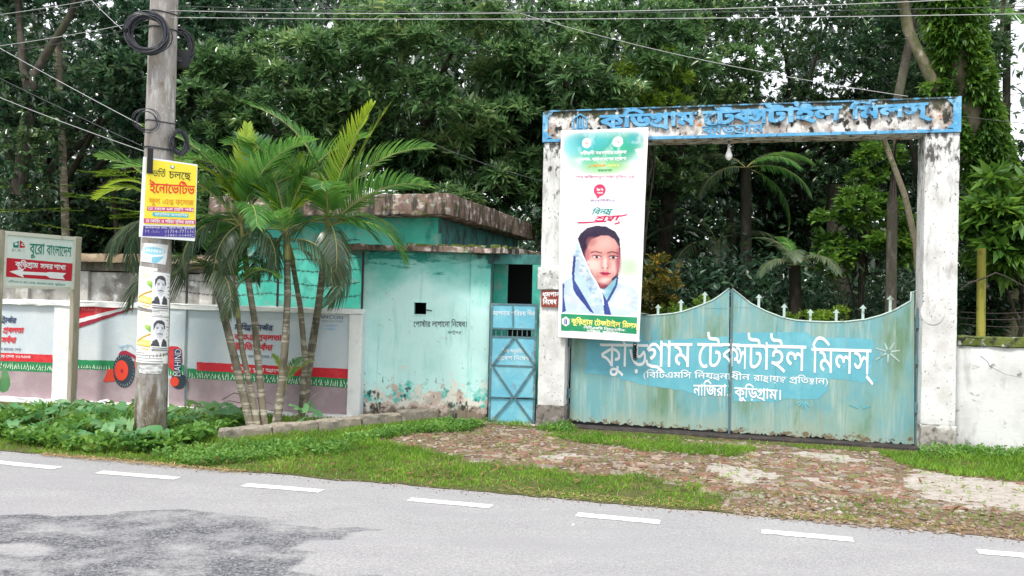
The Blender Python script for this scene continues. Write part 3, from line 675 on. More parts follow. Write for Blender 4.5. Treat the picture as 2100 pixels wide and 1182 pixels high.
def leaf_sheet(top, bot, name='panel'):
    poly = top + bot; V, T, _ = fill([poly])
    n = len(V); vs = [(x, OFF, z) for x, z in V] + [(x, OFF + .012, z) for x, z in V]; cnt = {}
    for t3 in T:
        for a, b_ in ((t3[0], t3[1]), (t3[1], t3[2]), (t3[2], t3[0])): cnt[(a, b_)] = 1
    fs = list(T) + [(c_ + n, b_ + n, a + n) for a, b_, c_ in T] + [(b_, a, a + n, b_ + n) for (a, b_) in cnt if (b_, a) not in cnt]
    return vs, fs
for side in (0, 1):
    if side: top = rt; bot = bottom((P(1875, 900)[0], zr1), (uc0 + .012, zr0), 0, 0)
    else: top = lt[::-1][0:]; top = lt; bot = bottom((uh, zl0), (uc0 - .012, zl1), 0, 0)
    vs, fs = leaf_sheet(top if side else top, bot)
    lf = mesh('gate_leaf', vs, fs, m_gate, gt)
    # frame behind, seams in front
    f = MB(); a0, a1 = (uc0 + .015, P(1872, 800)[0]) if side else (uh + .01, uc0 - .015)
    zb = max(zl0, zl1, zr0, zr1) + .08
    for zz in (zb, zb + .55): f.box(a0, OFF + .014, zz, a1, OFF + .054, zz + .05)
    for uu in (a0, a1 - .05, (a0 + a1)/2): f.box(uu, OFF + .056, zb + .0, uu + .05, OFF + .09, (1.5 if uu == (a0 + a1)/2 else 1.52))
    f.build('leaf_frame', m_doorbar, gt)
    sm = MB()
    for px_ in ((1735, 1590) if side else (1330,)): 
        uu = P(px_, 750)[0]; sm.box(uu, OFF - .004, zb - .02, uu + .010, OFF + .002, P(px_, 664)[1] if side else 1.48)
    zz = P(1560, 632)[1] if side else P(1450, 632)[1]
    if side: sm.box(uc0 + .05, OFF - .003, zz, P(1545, 632)[0], OFF + .002, zz + .008)
    else: sm.box(P(1430, 632)[0], OFF - .003, zz, uc0 - .05, OFF + .002, zz + .008)
    sm.build('seam', m_gate, gt)['kind'] = 'stuff'
    # rolled top edge
    e = MB(); e.tube([(x, OFF + .002, z + .004) for x, z in top], .012, 6).build('top_edge', m_gateface, gt, True)
mst = MB().box(uc0 - .012, OFF - .022, zl1 - .02, uc0 + .012, OFF - .004, ctop[1] - .02).build('meeting_bar', m_doorbar, gt)
for px_, y0, y1 in ((1349, 625, 650), (1396, 615, 646), (1445, 599, 628), (1556, 604, 636), (1608, 624, 654), (1662, 635, 663), (1715, 635, 664), (1770, 626, 657), (1826, 607, 641)):
    a = P(px_, y1); b_ = P(px_, y0); x, z1_, z0_ = a[0], b_[1], a[1] - .03
    sp = MB().box(x - .016, OFF + .016, z0_, x + .016, OFF + .030, z1_ - .035); sp.prism([(x - .042, z1_ - .045), (x + .042, z1_ - .045), (x, z1_ + .005)], OFF + .015, OFF + .031)
    sp.build('spear', m_gateface, gt)
hg = MB()
for zz in (.45, 1.05, 1.5): hg.tube([(P(1880, 800)[0], OFF, zz), (P(1880, 800)[0], OFF, zz + .13)], .028, 8)
for zz in (.4, 1.1): hg.tube([(uh - .02, OFF, zz), (uh - .02, OFF, zz + .13)], .028, 8)
hg.tube([(P(1881, 800)[0], OFF + .02, .05), (P(1881, 800)[0], OFF + .02, 1.75)], .018, 8); hg.build('hinge', m_doorbar, gt)['kind'] = 'stuff'
jag = .006
poly_px(GF, [(1205, 690), (1316, 686), (1320, 700), (1494, 690), (1494, 806), (1430, 812), (1400, 800), (1330, 792), (1250, 770), (1200, 765)], OFF - .002, 'fresh_paint_patch', m_gatepatch, gt, jag)
poly_px(GF, [(1504, 682), (1655, 681), (1665, 692), (1785, 695), (1792, 702), (1790, 735), (1785, 775), (1800, 783), (1770, 784), (1700, 776), (1698, 800), (1675, 820), (1610, 818), (1590, 824), (1504, 824)], OFF - .002, 'fresh_paint_patch', m_gatepatch, gt, jag)
for k, (cx, cy, r, n, a0) in enumerate(((1822, 722, 26, 7, 10), (1648, 820, 22, 5, 200), (1765, 838, 24, 5, 20))):
    for q in range(n):
        an = rad(a0 + q*(360/n if k != 1 else 30)); an = -an if k == 1 else an
        P0 = GF.px(cx, cy, OFF - .004); L = r/1700*10.6*random.uniform(.7, 1.1); V2 = Vector((math.cos(an), math.sin(an) if k != 1 else -abs(math.sin(an)) - .2)); V2.normalize(); N = Vector((-V2.y, V2.x))*.012
        if k == 2 and q > 2: continue
        a = Vector(P0) + V2*.03; b_ = Vector(P0) + V2*L
        mesh('brush_stroke', [(p.x, OFF - .0045 - q*.0003, p.y) for p in (a - N, b_ - N*.5, b_ + N*.5, a + N)], [(0, 1, 2, 3)], m_gatepatch if k else m_gateface, gt)
for s_, a, b_, hl, bd in (('কুড়ি', (1230, 751), (1322, 753), 705, .004), ('গ্রাম', (1324, 752), (1412, 753), 704, .004), ('টেক্সটাইল', (1430, 754), (1646, 761), 704, .004), ('মিলস্', (1664, 764), (1780, 768), 714, .004),
                      ('(বিটিএমসি', (1318, 775), (1415, 776), 763.5, .008), ('নিয়ন্ত্রনাধীন', (1424, 776), (1535, 780), 764.5, .008), ('রাষ্ট্রায়ত্ব প্রতিষ্ঠান)', (1545, 781), (1697, 789), 769.5, .008),
                      ('নাজিরা,', (1422, 811), (1492, 812), 790, .02), ('কুড়িগ্রাম।', (1506, 814), (1601, 820), 795, .02)):
    text_px(GF, s_, a, b_, hl, OFF - .006, 'painted_lettering', m_letter, gt, bold=bd)
# chain lock near the banner corner
lk = frthing(GF, 'gate_chain', 'black chain hanging from the gate under the banner corner', 'chain')
cu, cz = P(1303, 712); c_ = MB()
for k in range(7): c_.tube([(cu + .02*math.cos(a) + random.gauss(0, .004), OFF - .05 + .012*math.sin(a*2), cz - k*.03 + .024*math.sin(a)) for a in np.linspace(0, 2*PI, 9)], .007, 5, False)
c_.build('links', m_black, lk, True); lk.location.z = .03
# dark sill under the gate, the shade of its gap put into the colour
sl = frthing(GF, 'gate_shading', 'dark painted sill under the double gate', 'shading')
rough_box('slab', uL1 + .03, -.06, -.03, uR0 - .01, .75, .050, M('gate_gap_shade', (.035, .03, .03), [((.08, .065, .06), 9, .5, .7, 6)], rough=.9, bump=(30, .5)), sl, cell=.2)

# ------------------------------------------------------------------ banner
c = Canvas(170, 410, (.80, .83, .86))
def wc(x, y): return ((x - 1150)/180, (y - 265)/425)
for (cx, cy, rx, ry, col, al) in ((.5, .08, .5, .10, (.03, .42, .40), .95), (.75, .09, .25, .08, (.0, .34, .20), .9), (.25, .07, .28, .07, (.05, .45, .50), .9), (.45, .15, .42, .07, (.05, .45, .25), .8), (.55, .185, .33, .045, (.25, .55, .16), .75), (.12, .08, .12, .07, (.2, .62, .66), .6), (.93, .14, .1, .05, (.30, .62, .50), .6), (.85, .05, .12, .04, (.02, .38, .42), .8)):
    c.blob(cx, cy, rx, ry, col, al, .9)
nz = fbm(c.x*9, c.y*20, 1, 77)[..., None]; msk = np.clip((.21 - c.y)/.05, 0, 1)[..., None]
c.a = c.a*(1 - msk*np.clip((nz - .55)*2.0, 0, .5)) + np.array((.80, .88, .86))*msk*np.clip((nz - .55)*2.0, 0, .5)
c.blob(.30, .063, .055, .024, (.86, .88, .88), 1, .05); c.blob(.66, .062, .06, .025, (.86, .88, .88), 1, .05)
c.line([(.28, .06), (.32, .067)], (.6, .25, .3), .006); c.line([(.64, .058), (.69, .069)], (.4, .2, .3), .006)
c.poly([(.86, .10), (.95, .095), (.93, .16), (.89, .13)], (.80, .83, .85))
c.blob(.5, .55, .55, .22, (.74, .82, .76), .35, 1)
# speech badge
c.blob(.47, .292, .072, .030, (.60, .03, .12), 1, .08); c.poly([(.42, .31), (.50, .31), (.45, .335)], (.60, .03, .12))
# soft green wash right of the portrait
c.blob(.84, .66, .18, .07, (.45, .66, .35), .55, 1); c.blob(.1, .62, .10, .05, (.5, .68, .45), .4, 1)
# portrait: a woman in a pale blue sari with the end drawn over her hair
pb = (.35, .55, .75); pbl = (.50, .62, .74); nav = (.03, .06, .28)
S = lambda pts: [(.05 + (x - 40)/760*1.0, .455 + (y - 70)/780*.425) for x, y in pts]
c.poly(S([(40, 590), (100, 545), (160, 520), (300, 520), (520, 560), (600, 590), (690, 610), (760, 690), (750, 850), (40, 850)]), pbl)
c.blob(.25, .80, .16, .06, (.72, .74, .84), .7, 1); c.blob(.78, .80, .14, .06, (.80, .74, .82), .8, 1); c.blob(.62, .76, .10, .03, (.62, .78, .86), .7, 1)
c.poly(S([(165, 210), (200, 150), (260, 100), (340, 80), (430, 88), (510, 130), (550, 190), (562, 300), (556, 420), (545, 520), (440, 640), (330, 600), (240, 420), (180, 300)]), (.025, .012, .045))
c.poly(S([(272, 250), (300, 200), (380, 168), (450, 166), (510, 200), (545, 260), (556, 360), (550, 440), (520, 510), (460, 570), (400, 600), (350, 560), (290, 450), (245, 380), (250, 310)]), (.66, .29, .27))
for (x, y, rx, ry, col, al) in ((400, 250, 150, 80, (.78, .44, .40), .9), (330, 430, 95, 95, (.86, .60, .54), .9), (505, 430, 60, 95, (.80, .50, .45), .8), (435, 560, 70, 40, (.86, .62, .56), .9), (426, 400, 26, 80, (.90, .68, .62), .9), (300, 220, 60, 50, (.46, .14, .15), .6), (545, 390, 34, 150, (.36, .05, .10), .85),
        (262, 360, 34, 110, (.42, .10, .13), .75), (340, 352, 70, 30, (.50, .17, .19), .55), (500, 352, 60, 30, (.50, .17, .19), .55), (395, 420, 20, 50, (.58, .22, .22), .5), (468, 425, 20, 40, (.52, .18, .2), .5), (430, 520, 60, 12, (.58, .22, .22), .6), (385, 600, 90, 36, (.36, .06, .09), .8), (480, 575, 60, 30, (.44, .10, .13), .6), (300, 500, 40, 50, (.56, .22, .22), .5), (360, 505, 10, 40, (.55, .2, .2), .5), (500, 500, 12, 40, (.5, .16, .18), .5), (350, 380, 34, 9, (.55, .22, .22), .5)):
    u_, v_ = S([(x, y)])[0]; c.blob(u_, v_, rx/760, ry/780*.425, col, al, 1)
for (x, y) in ((350, 352), (500, 352)):
    u_, v_ = S([(x, y)])[0]; c.blob(u_, v_, .062, .009, (.30, .04, .08), .8, .8); c.blob(u_, v_ + .001, .05, .0055, (.82, .78, .78), .8, .3); c.blob(u_, v_ + .001, .02, .0065, (.03, .01, .02), 1, .3)
    c.line([(u_ - .055, v_ - .004), (u_, v_ - .008), (u_ + .055, v_ - .003)], (.06, .01, .03), .004)
    c.line([(u_ - .075, v_ - .019), (u_ - .02, v_ - .026), (u_ + .06, v_ - .019)], (.14, .02, .05), .006, .9)
c.line(S([(440, 400), (462, 436), (440, 450)]), (.45, .12, .15), .008, .6)
u_, v_ = S([(428, 446)])[0]; c.blob(u_ - .025, v_, .012, .004, (.2, .02, .05), .9, .6); c.blob(u_ + .03, v_, .010, .004, (.2, .02, .05), .9, .6)
c.poly(S([(375, 488), (415, 480), (432, 486), (450, 480), (485, 492), (450, 512), (410, 510)]), (.50, .02, .08)); c.line(S([(375, 490), (430, 494), (485, 492)]), (.18, .0, .04), .0035)
c.poly(S([(410, 650), (470, 590), (550, 510), (545, 590), (455, 740)]), (.22, .50, .60))
c.poly(S([(165, 200), (178, 215), (245, 385), (330, 560), (400, 660), (430, 760), (440, 850), (340, 840), (200, 640), (135, 520), (150, 350)]), (.46, .62, .74))
for q in range(110):
    k = random.random(); x = 165 + k*220 + random.gauss(0, 20); y = 330 + k*430 + random.gauss(0, 25); u_, v_ = S([(x, y)])[0]
    c.blob(u_, v_, random.uniform(.01, .05), random.uniform(.004, .014), random.choice([(.16, .30, .48), (.76, .82, .88), (.66, .73, .84), (.32, .50, .64), (.78, .76, .84)]), .55, 1)
for q in range(70):
    u_, v_ = S([(random.uniform(60, 740), random.uniform(640, 840))])[0]; c.blob(u_, v_, random.uniform(.02, .07), random.uniform(.005, .016), random.choice([(.78, .84, .92), (.55, .68, .84), (.80, .76, .84), (.45, .62, .80)]), .4, 1)
c.poly(S([(135, 510), (150, 560), (210, 650), (340, 845), (300, 830), (170, 690), (140, 640), (130, 560)]), nav)
c.poly(S([(410, 660), (460, 740), (500, 850), (435, 850), (420, 760)]), nav); c.line(S([(545, 520), (530, 600), (455, 740)]), nav, .02)
c.line(S([(168, 200), (215, 330), (300, 500), (360, 590), (410, 690), (425, 770)]), (.80, .82, .90), .014); c.line(S([(150, 350), (135, 500), (140, 560)]), nav, .03)
c.poly(S([(40, 590), (55, 600), (50, 700), (75, 835), (40, 850)]), nav); c.line(S([(762, 680), (755, 760)]), (.05, .25, .6), .02)
c.poly([(.0, .885), (1, .885), (1, .968), (.0, .972)], (.01, .26, .12))
hx = [(.095 + .052*math.sin(rad(60*k)), .922 - .024*math.cos(rad(60*k))) for k in range(6)]; c.poly(hx, (.84, .86, .88)); c.poly([(.075, .937), (.075, .915), (.092, .907), (.112, .912), (.112, .937)], (.06, .08, .34)); c.line([(.094, .910), (.094, .936)], (.8, .82, .9), .006)
c.poly([(0, 0), (1, 0), (1, .012), (0, .012)], (.86, .88, .9)); c.poly([(0, 0), (.035, 0), (.035, 1), (0, 1)], (.86, .88, .9)); c.poly([(.965, 0), (1, 0), (1, 1), (.965, 1)], (.86, .88, .9)); c.poly([(0, .968), (1, .962), (1, 1), (0, 1)], (.86, .88, .9))
c.speck(.012)
bo = -.075
cor = [GF.px(1150, 268, bo), GF.px(1330, 262, bo), GF.px(1311, 702, bo), GF.px(1144, 692, bo)]
def bpos(u, v):
    a = Vector(cor[0]).lerp(Vector(cor[1]), u); b_ = Vector(cor[3]).lerp(Vector(cor[2]), u); p = a.lerp(b_, v)
    return p, bo + .014*math.sin(v*9 + u*2) + .012*math.sin(u*5 + v*3) + .0035*math.sin(u*19 + v*33) + .004*math.sin(v*41 - u*9) - .02*v*(1 - v) 
ban = frthing(GF, 'banner', 'tall white banner with a portrait of a woman in a blue sari', 'banner')
def bfn(u, v):
    p, d = bpos(u, v); return (p.x, d, p.y)
cv = c.mesh('print_sheet', bfn, ban)
md = cv.modifiers.new('thick', 'SOLIDIFY'); md.thickness = .003; md.offset = 1
def btext(s, u0, v0, u1, v1, hv, mat, bold=.0, slant=0):
    geo, W = text_geo(s, bold, 1, slant); W = max(W - .1, .2); V = []; F = []
    for k, (vv, tt) in enumerate(geo):
        b_ = len(V)
        for x, y in vv:
            q = x/W; p, d = bpos(u0 + (u1 - u0)*q, v0 + (v1 - v0)*q - y/.62*hv); V.append((p.x, d - .006 - (k % 3)*.0006, p.y))
        F += [tuple(b_ + i for i in t3) for t3 in tt]
    mesh('lettering', V, F, mat, ban)
mb_wh = M('banner_white_ink', (.85, .87, .88), rough=.45); mb_pk = M('banner_magenta_ink', (.55, .05, .22), rough=.45); mb_tl = M('banner_teal_ink', (.0, .30, .28), rough=.45); mb_gr = M('banner_green_ink', (.01, .25, .10), rough=.45); mb_ye = M('banner_yellow_ink', (.85, .80, .20), rough=.45); mb_or = M('banner_orange_ink', (.75, .35, .05), rough=.45); mb_cr = M('banner_crimson_ink', (.62, .0, .10), rough=.45); mb_pu = M('banner_purple_ink', (.22, .05, .28), rough=.45)
btext('মহীয়সী বঙ্গমাতার চেতনা', .23, .118, .76, .120, .013, mb_wh, .03); btext('অদম্য বাংলাদেশের প্রেরণা', .23, .148, .76, .151, .013, mb_wh, .03)
btext('৮ আগস্ট', .33, .179, .52, .180, .011, mb_or, .03); btext('২০২২', .56, .180, .68, .181, .011, mb_ye, .03); btext('বঙ্গমাতা', .44, .202, .60, .203, .010, mb_gr, .02)
btext('শেখ ফজিলাতুন নেছা মুজিব-এর', .18, .232, .86, .236, .011, mb_pk, .0); btext('৯২', .435, .294, .51, .294, .012, mb_wh, .03); btext('তম', .445, .309, .505, .309, .008, mb_wh, .02)
btext('জন্মবার্ষিকীতে', .36, .346, .65, .348, .010, mb_pu, .0); btext('বিনম্র', .38, .408, .60, .404, .022, mb_tl, .02, .35); btext('শ্রদ্ধা', .42, .438, .68, .434, .020, mb_cr, .03, .25)
for pts in ([(.22, .447), (.4, .444), (.56, .440)], [(.64, .416), (.74, .414), (.80, .408)], [(.66, .452), (.72, .446), (.70, .436)]):
    L = stroke(pts, .006); V = []
    for u_, v_ in L: p, d = bpos(u_, v_); V.append((p.x, d - .006, p.y))
    mesh('flourish', V, [tuple(range(len(V)))], mb_cr, ban)
btext('কুড়িগ্রাম টেক্সটাইল মিলস্', .165, .930, .965, .938, .022, mb_ye, .03); btext('(বিটিএমসি নিয়ন্ত্রনাধীন)', .31, .950, .83, .955, .010, mb_wh, .02); btext('নাজিরা, কুড়িগ্রাম।', .36, .966, .76, .969, .010, mb_wh, .02)

# ------------------------------------------------------------------ guard booth, its roof slab and the house behind
bt = frthing(BF, 'guard_booth', 'turquoise plastered guard booth with a small square peephole', 'booth')
W1 = uc(BF, 1003, 700); H1 = 2.36; hu0, hu1 = uc(BF, 849, 632), uc(BF, 874, 632); hz0, hz1 = zc(BF, 861, 645), zc(BF, 861, 621)
wl = MB(); wl.box(0, 0, -.05, hu0, .14, H1); wl.box(hu1, 0, -.05, W1, .14, H1); wl.box(hu0, 0, -.05, hu1, .14, hz0); wl.box(hu0, 0, hz1, hu1, .14, H1)
wl.box(0, .14, -.05, .14, 2.2, H1); wl.box(W1 - .14, .14, -.05, W1, 1.2, H1)
wall = wl.build('front_wall', m_booth, bt)
for a, b_ in ((.002, uc(BF, 776, 700)), (uc(BF, 962, 700), W1 - .002)): rough_box('corner_pier', a, -.022, -.04, b_, -.001, H1 - .01, m_booth, bt, cell=.1, jit=.003, bev=.006)
MB().box(hu0 - .012, -.012, hz0 - .012, hu1 + .012, -.002, hz0 - .001).box(hu0 - .012, -.012, hz1 + .001, hu1 + .012, -.002, hz1 + .012).build('peephole_rim', m_booth, bt)['kind'] = 'stuff'
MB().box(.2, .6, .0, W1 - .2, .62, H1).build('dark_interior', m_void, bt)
MB().tube([(hu1 - .01, -.008, hz0 + .065), (hu1 + .05, -.03, hz0 + .06), (hu1 + .085, -.03, hz0 + .05)], .008, 6).build('shutter_bolt', m_black, bt)
m_wt = M('black_wall_lettering', (.05, .06, .07), rough=.8)
text_px(BF, 'পোস্টার লাগানো নিষেধ।', (848, 671), (957, 671), 660, -.003, 'painted_lettering', m_wt, bt, bold=.01); text_px(BF, 'কর্তৃপক্ষ', (918, 685), (946, 685), 680, -.003, 'painted_lettering', m_wt, bt, res=1)
# roof slab over booth and side gate
sb = frthing(BF, 'roof_slab', 'thin mossy concrete roof slab over the booth and side gate', 'roof')
def slab_mesh(name, pts, z0, z1, mat, parent, jit=.012, step=.12):
    Q = []
    for i in range(len(pts)):
        a, b_ = Vector(pts[i]), Vector(pts[(i + 1) % len(pts)]); n = max(1, int((b_ - a).length/step))
        for j in range(n): p = a.lerp(b_, j/n); Q.append((p.x + random.gauss(0, jit*.5), p.y + random.gauss(0, jit)))
    n = len(Q); V = [(x, y, z0 + random.gauss(0, jit*.4)) for x, y in Q] + [(x, y, z1 + random.gauss(0, jit*.8)) for x, y in Q]
    F = [tuple(reversed(range(n))), tuple(n + i for i in range(n))] + [(i, (i + 1) % n, n + (i + 1) % n, n + i) for i in range(n)]
    return mesh(name, V, F, mat, parent)
slab_mesh('slab', [(-.38, -.26), (1.95, -.26), (2.56, .9), (2.56, 2.2), (-.38, 2.2)], H1 + .002, H1 + .075, m_lid, sb)
gd = MB()
for k in range(26): x = random.uniform(.6, 2.1); gd.box(x, -.27 + random.uniform(0, .1), H1 + .07, x + random.uniform(.05, .15), -.1, H1 + random.uniform(.085, .115))
tag(gd.build('debris', m_moss, sb), kind='stuff')
hs = frthing(HF, 'guard_house', 'green plastered house with a heavy mossy parapet behind the booth', 'house')
FZ0, FZ1 = zc(HF, 915, 441), zc(HF, 915, 396)
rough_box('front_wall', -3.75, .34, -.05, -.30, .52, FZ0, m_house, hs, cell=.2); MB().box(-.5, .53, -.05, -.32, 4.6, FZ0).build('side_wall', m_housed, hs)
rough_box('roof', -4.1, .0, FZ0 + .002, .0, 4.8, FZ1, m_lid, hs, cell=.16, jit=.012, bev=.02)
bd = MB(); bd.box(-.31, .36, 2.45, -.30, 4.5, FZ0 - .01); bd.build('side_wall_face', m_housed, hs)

# ------------------------------------------------------------------ side gate and passage
DF = Fr(-.245, 11.47, math.atan2(-.08, .62))
D = lambda x, y, o=0.: DF.px(x, y, o)
dg = frthing(DF, 'side_gate', 'narrow blue steel wicket gate with diagonal bars', 'gate')
dx0, dx1 = D(1004, 750)[0], D(1099, 750)[0]; zt = D(1050, 623)[1]; zb = D(1050, 871)[1]
fr_ = MB(); fw = .028
fr_.box(dx0, -.012, zb, dx0 + fw, .018, zt); fr_.box(dx1 - fw, -.012, zb, dx1, .018, zt); 
for y in (623, 673, 690, 749, 869): zz = D(1050, y)[1]; fr_.box(dx0 + fw, -.010, zz - .022, dx1 - fw, .016, zz)
fr_.build('frame', m_doorbar, dg)
def panel(y0, y1): MB().box(dx0 + fw, -.001, D(1050, y1)[1], dx1 - fw, .005, D(1050, y0)[1] - .022).build('panel', m_door, dg)
panel(623, 673); panel(690, 749); panel(749, 815); panel(815, 869)
def bar(p, q, w=.022, nm='diagonal_bar'):
    a, b_ = Vector(D(*p)), Vector(D(*q)); d = (b_ - a).normalized(); n = Vector((-d.y, d.x))*w/2
    MB().prism([tuple(a - n), tuple(b_ - n), tuple(b_ + n), tuple(a + n)], -.026, -.002).build(nm, m_doorbar, dg)
bar((1054, 692), (1011, 748)); bar((1056, 692), (1097, 748)); bar((1011, 752), (1053, 814)); bar((1097, 752), (1055, 814)); bar((1051, 816), (1006, 866)); bar((1056, 816), (1092, 866)); bar((1004, 814.5), (1098, 816), .012, 'cross_bar'); bar((1052, 628), (1052, 670), .010, 'seam')
sb2 = MB()
for x in (1016, 1028, 1040, 1050, 1060, 1070, 1080, 1090): uu = D(x, 682)[0]; sb2.box(uu, .002, D(x, 690)[1], uu + .012, .012, D(x, 675)[1])
sb2.build('slot_bars', m_doorbar, dg)['kind'] = 'stuff'
m_dl = M('faint_white_lettering', (.62, .75, .80), rough=.6)
for s_, a, b_, hl in (('আপনার পরিচয় দিন', (1010, 647), (1096, 648), 639), ('বিনা অনুমতিতে', (1030, 723), (1078, 724), 717), ('প্রবেশ নিষেধ', (1020, 738), (1084, 739), 731)):
    text_px(DF, s_, a, b_, hl, -.005, 'painted_lettering', m_dl, dg, bold=.02)
psg = frthing(DF, 'passage_wall', 'turquoise wall of the passage seen over the side gate', 'wall')
rough_box('jamb', D(1012, 600, .5)[0], .5, 0, D(1040, 600, .5)[0], .58, H1 - .01, m_house, psg, cell=.2)
rough_box('jamb', D(1091, 600, .5)[0], .5, 0, D(1103, 600, .5)[0] + .15, .58, H1 - .01, m_house, psg, cell=.2)
MB().box(D(1040, 600, .9)[0], .52, 0, D(1046, 600, .9)[0], .56, H1 - .01).build('door_frame', m_frame, psg)
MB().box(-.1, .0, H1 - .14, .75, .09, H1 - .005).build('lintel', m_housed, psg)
MB().box(-.2, 1.6, 0, 1.0, 1.65, H1 - .02).build('opening_dark_sheet', m_void, psg)  # black sheet: darkness of the passage opening put into its colour
th = frthing(DF, 'threshold', 'pale concrete threshold slab below the side gate', 'step'); rough_box('slab', dx0 - .05, -.12, -.03, dx1 + .02, .3, .035, M('pale_concrete', (.52, .48, .45), [((.35, .3, .26), 12, .5, .65, 6)], rough=.9, bump=(30, .5)), th, cell=.06, jit=.008)

# ------------------------------------------------------------------ white boundary wall right of the gate
WF = Fr(*GF.w(uR1 + .005, .16, 0)[:2], rad(-20))
wr = frthing(WF, 'boundary_wall', 'plain whitewashed wall with mossy coping right of the gate', 'wall')
wz = zc(WF, 2050, 712); rough_box('wall_face', 0, 0, -.05, 7, .2, wz, m_whitebr, wr, cell=.25)
rough_box('coping', -.0, -.03, wz + .002, 7, .23, zc(WF, 2050, 692), m_moss, wr, cell=.1, jit=.014, bev=.02)
crk = MB(); 
for pts in ([(2010, 730), (2025, 742), (2030, 752), (2062, 768), (2095, 775)], [(2030, 752), (2036, 748)]): crk.tube([(WF.px(x, y)[0], -.0005, WF.px(x, y)[1]) for x, y in pts], .0035, 4)
crk.build('crack', m_black, wr)
yp = thing('fence_post', 'mossy yellow post standing behind the white wall', 'post', tuple(WF.w(uc(WF, 2013, 600, .4), .4, 0)))
pu = zc(WF, 2013, 510, .4); MB().tube([(0, 0, 0), (.0, 0, 1.2), (-.01, 0, pu)], [.055, .055, .052], 8).build('post', m_bamboo, yp, True)
for k, (y0, y1) in enumerate(((640, 636), (652, 650), (664, 668))):
    a = WF.px(1968, y0, .4); b_ = WF.px(2150, y1, .4); o = frthing(WF, 'barbed_wire', 'rusty barbed wire strand above the white wall, %s' % ('topmost of three', 'middle of three', 'lowest of three')[k], 'wire', 'barbed wire over the white wall')
    mb_ = MB(); pts = [(a[0] + (b_[0] - a[0])*q, .4 + .01*math.sin(q*9 + k), a[1] + (b_[1] - a[1])*q - .03*math.sin(PI*q)) for q in np.linspace(0, 1, 14)]; mb_.tube(pts, .004, 4); mb_.build('strand', m_barb, o)
br = thing('dead_branch', 'bare brown branch lying across the fence above the white wall', 'branch', (0, 0, 0))
q = [WF.w(*(lambda a: (a[0], .3, a[1]))(WF.px(x, y, .3))) for x, y in ((1972, 592), (1990, 580), (2015, 572), (2042, 560), (2060, 566), (2105, 590))]
MB().tube(q, [.014, .013, .012, .011, .009, .007], 6).build('stem', m_bark, br)

# ------------------------------------------------------------------ painted boundary wall (left)
mw = frthing(MF, 'painted_boundary_wall', 'low boundary wall painted with a tractor advertisement', 'wall')
Q = lambda x, y, o=.0: MF.px(x, y, o)
ZT = (Q(375, 627)[1] + Q(700, 632)[1] + Q(200, 618)[1])/3
UL = -9.5
rough_box('core', UL, .045, -.05, -.002, .22, ZT - .03, m_mural, mw, cell=.16, jit=.003)
rough_box('coping', UL, -.02, ZT - .075, .0, .25, ZT + .0, m_murwhite, mw, cell=.08, jit=.010)
piers = [(Q(715, 700)[0], -.002, m_murwhite), (Q(345, 700)[0], Q(379, 700)[0], m_mural), (Q(109, 700)[0], Q(155, 700)[0], m_murwhite), (Q(-260, 700)[0], Q(-225, 700)[0], m_murwhite)]
for a, b_, m_ in piers: rough_box('pier', a, .0, .005, b_, .044, ZT - .077, m_, mw, cell=.1, jit=.003, bev=.006)
rough_box('plinth', UL, -.10, -.04, -.1, .044, .085, m_murwhite, mw, cell=.1, jit=.012)
PO = .045; S_ = lambda k: PO - .004 - k*.0025
def PP(pts, k, nm, m_, jag=.002, pier=False): return poly_px(MF, pts, (0 if pier else PO) - .004 - k*.0025, nm, m_, mw, jag)
PP([(384, 774), (716, 796), (716, 868), (384, 852)], 0, 'painted_base', m_mauve); PP([(158, 757), (343, 765), (343, 852), (158, 840)], 0, 'painted_base', m_mauve); PP([(-200, 752), (108, 764), (108, 845), (-200, 840)], 0, 'painted_base', m_mauve)
PP([(346, 776), (378, 777), (378, 850), (346, 849)], 0, 'painted_base', m_mauve, pier=True)
PP([(384, 756), (403, 757), (403, 760), (716, 777), (716, 796), (384, 775)], 1, 'green_band', m_green); PP([(403, 743), (716, 757), (716, 777), (403, 760)], 2, 'red_band', m_red)
PP([(158, 738), (343, 743), (343, 765), (158, 757)], 1, 'green_band', m_green); PP([(-200, 733), (108, 744), (108, 764), (-200, 752)], 1, 'green_band', m_green); PP([(-200, 716), (108, 728), (108, 744), (-200, 734)], 2, 'red_band', m_red)
PP([(346, 748), (378, 749), (378, 772), (346, 770)], 1, 'green_band', m_green, pier=True)
tk = MB()
def ticks(x0, y0, x1, y1, n, pier=False):
    o = (0 if pier else PO) - .012
    for i in range(n):
        q = (i + .5)/n; x = x0 + (x1 - x0)*q; y = y0 + (y1 - y0)*q; a = Q(x, y, o)
        lean = random.gauss(0, .012); h = random.uniform(.045, .075); u_, z_ = a[0] + random.gauss(0, .006), a[1] + random.gauss(0, .006)
        b0 = len(tk.V); tk.V += [(u_ - .008, o, z_), (u_ + .008, o, z_), (u_ + lean, o, z_ + h)]; tk.F.append((b0, b0 + 1, b0 + 2))
ticks(386, 774, 716, 794, 62); ticks(386, 769, 716, 788, 50); ticks(160, 755, 225, 758, 14); ticks(-100, 751, 108, 761, 44); ticks(-100, 746, 108, 756, 34); ticks(347, 769, 378, 770, 5, True)
tag(tk.build('painted_grass_ticks', m_lime, mw), kind='stuff')
PP([(158, 622), (266, 628), (158, 655)], 1, 'red_wedge', m_red); PP([(158, 655), (266, 628), (290, 625), (158, 666)], 2, 'white_stripe', m_pwhite); PP([(158, 664), (275, 631), (274, 634), (158, 674)], 3, 'dark_red_stripe', m_dred)
text_px(MF, 'Mahindra', (167, 637), (206, 638.5), 631.5, S_(3), 'painted_lettering', m_letter, mw, bold=.04, res=1); text_px(MF, 'Rise.', (195, 642), (206, 642), 639, S_(3), 'painted_lettering', m_letter, mw, bold=.03, res=1)
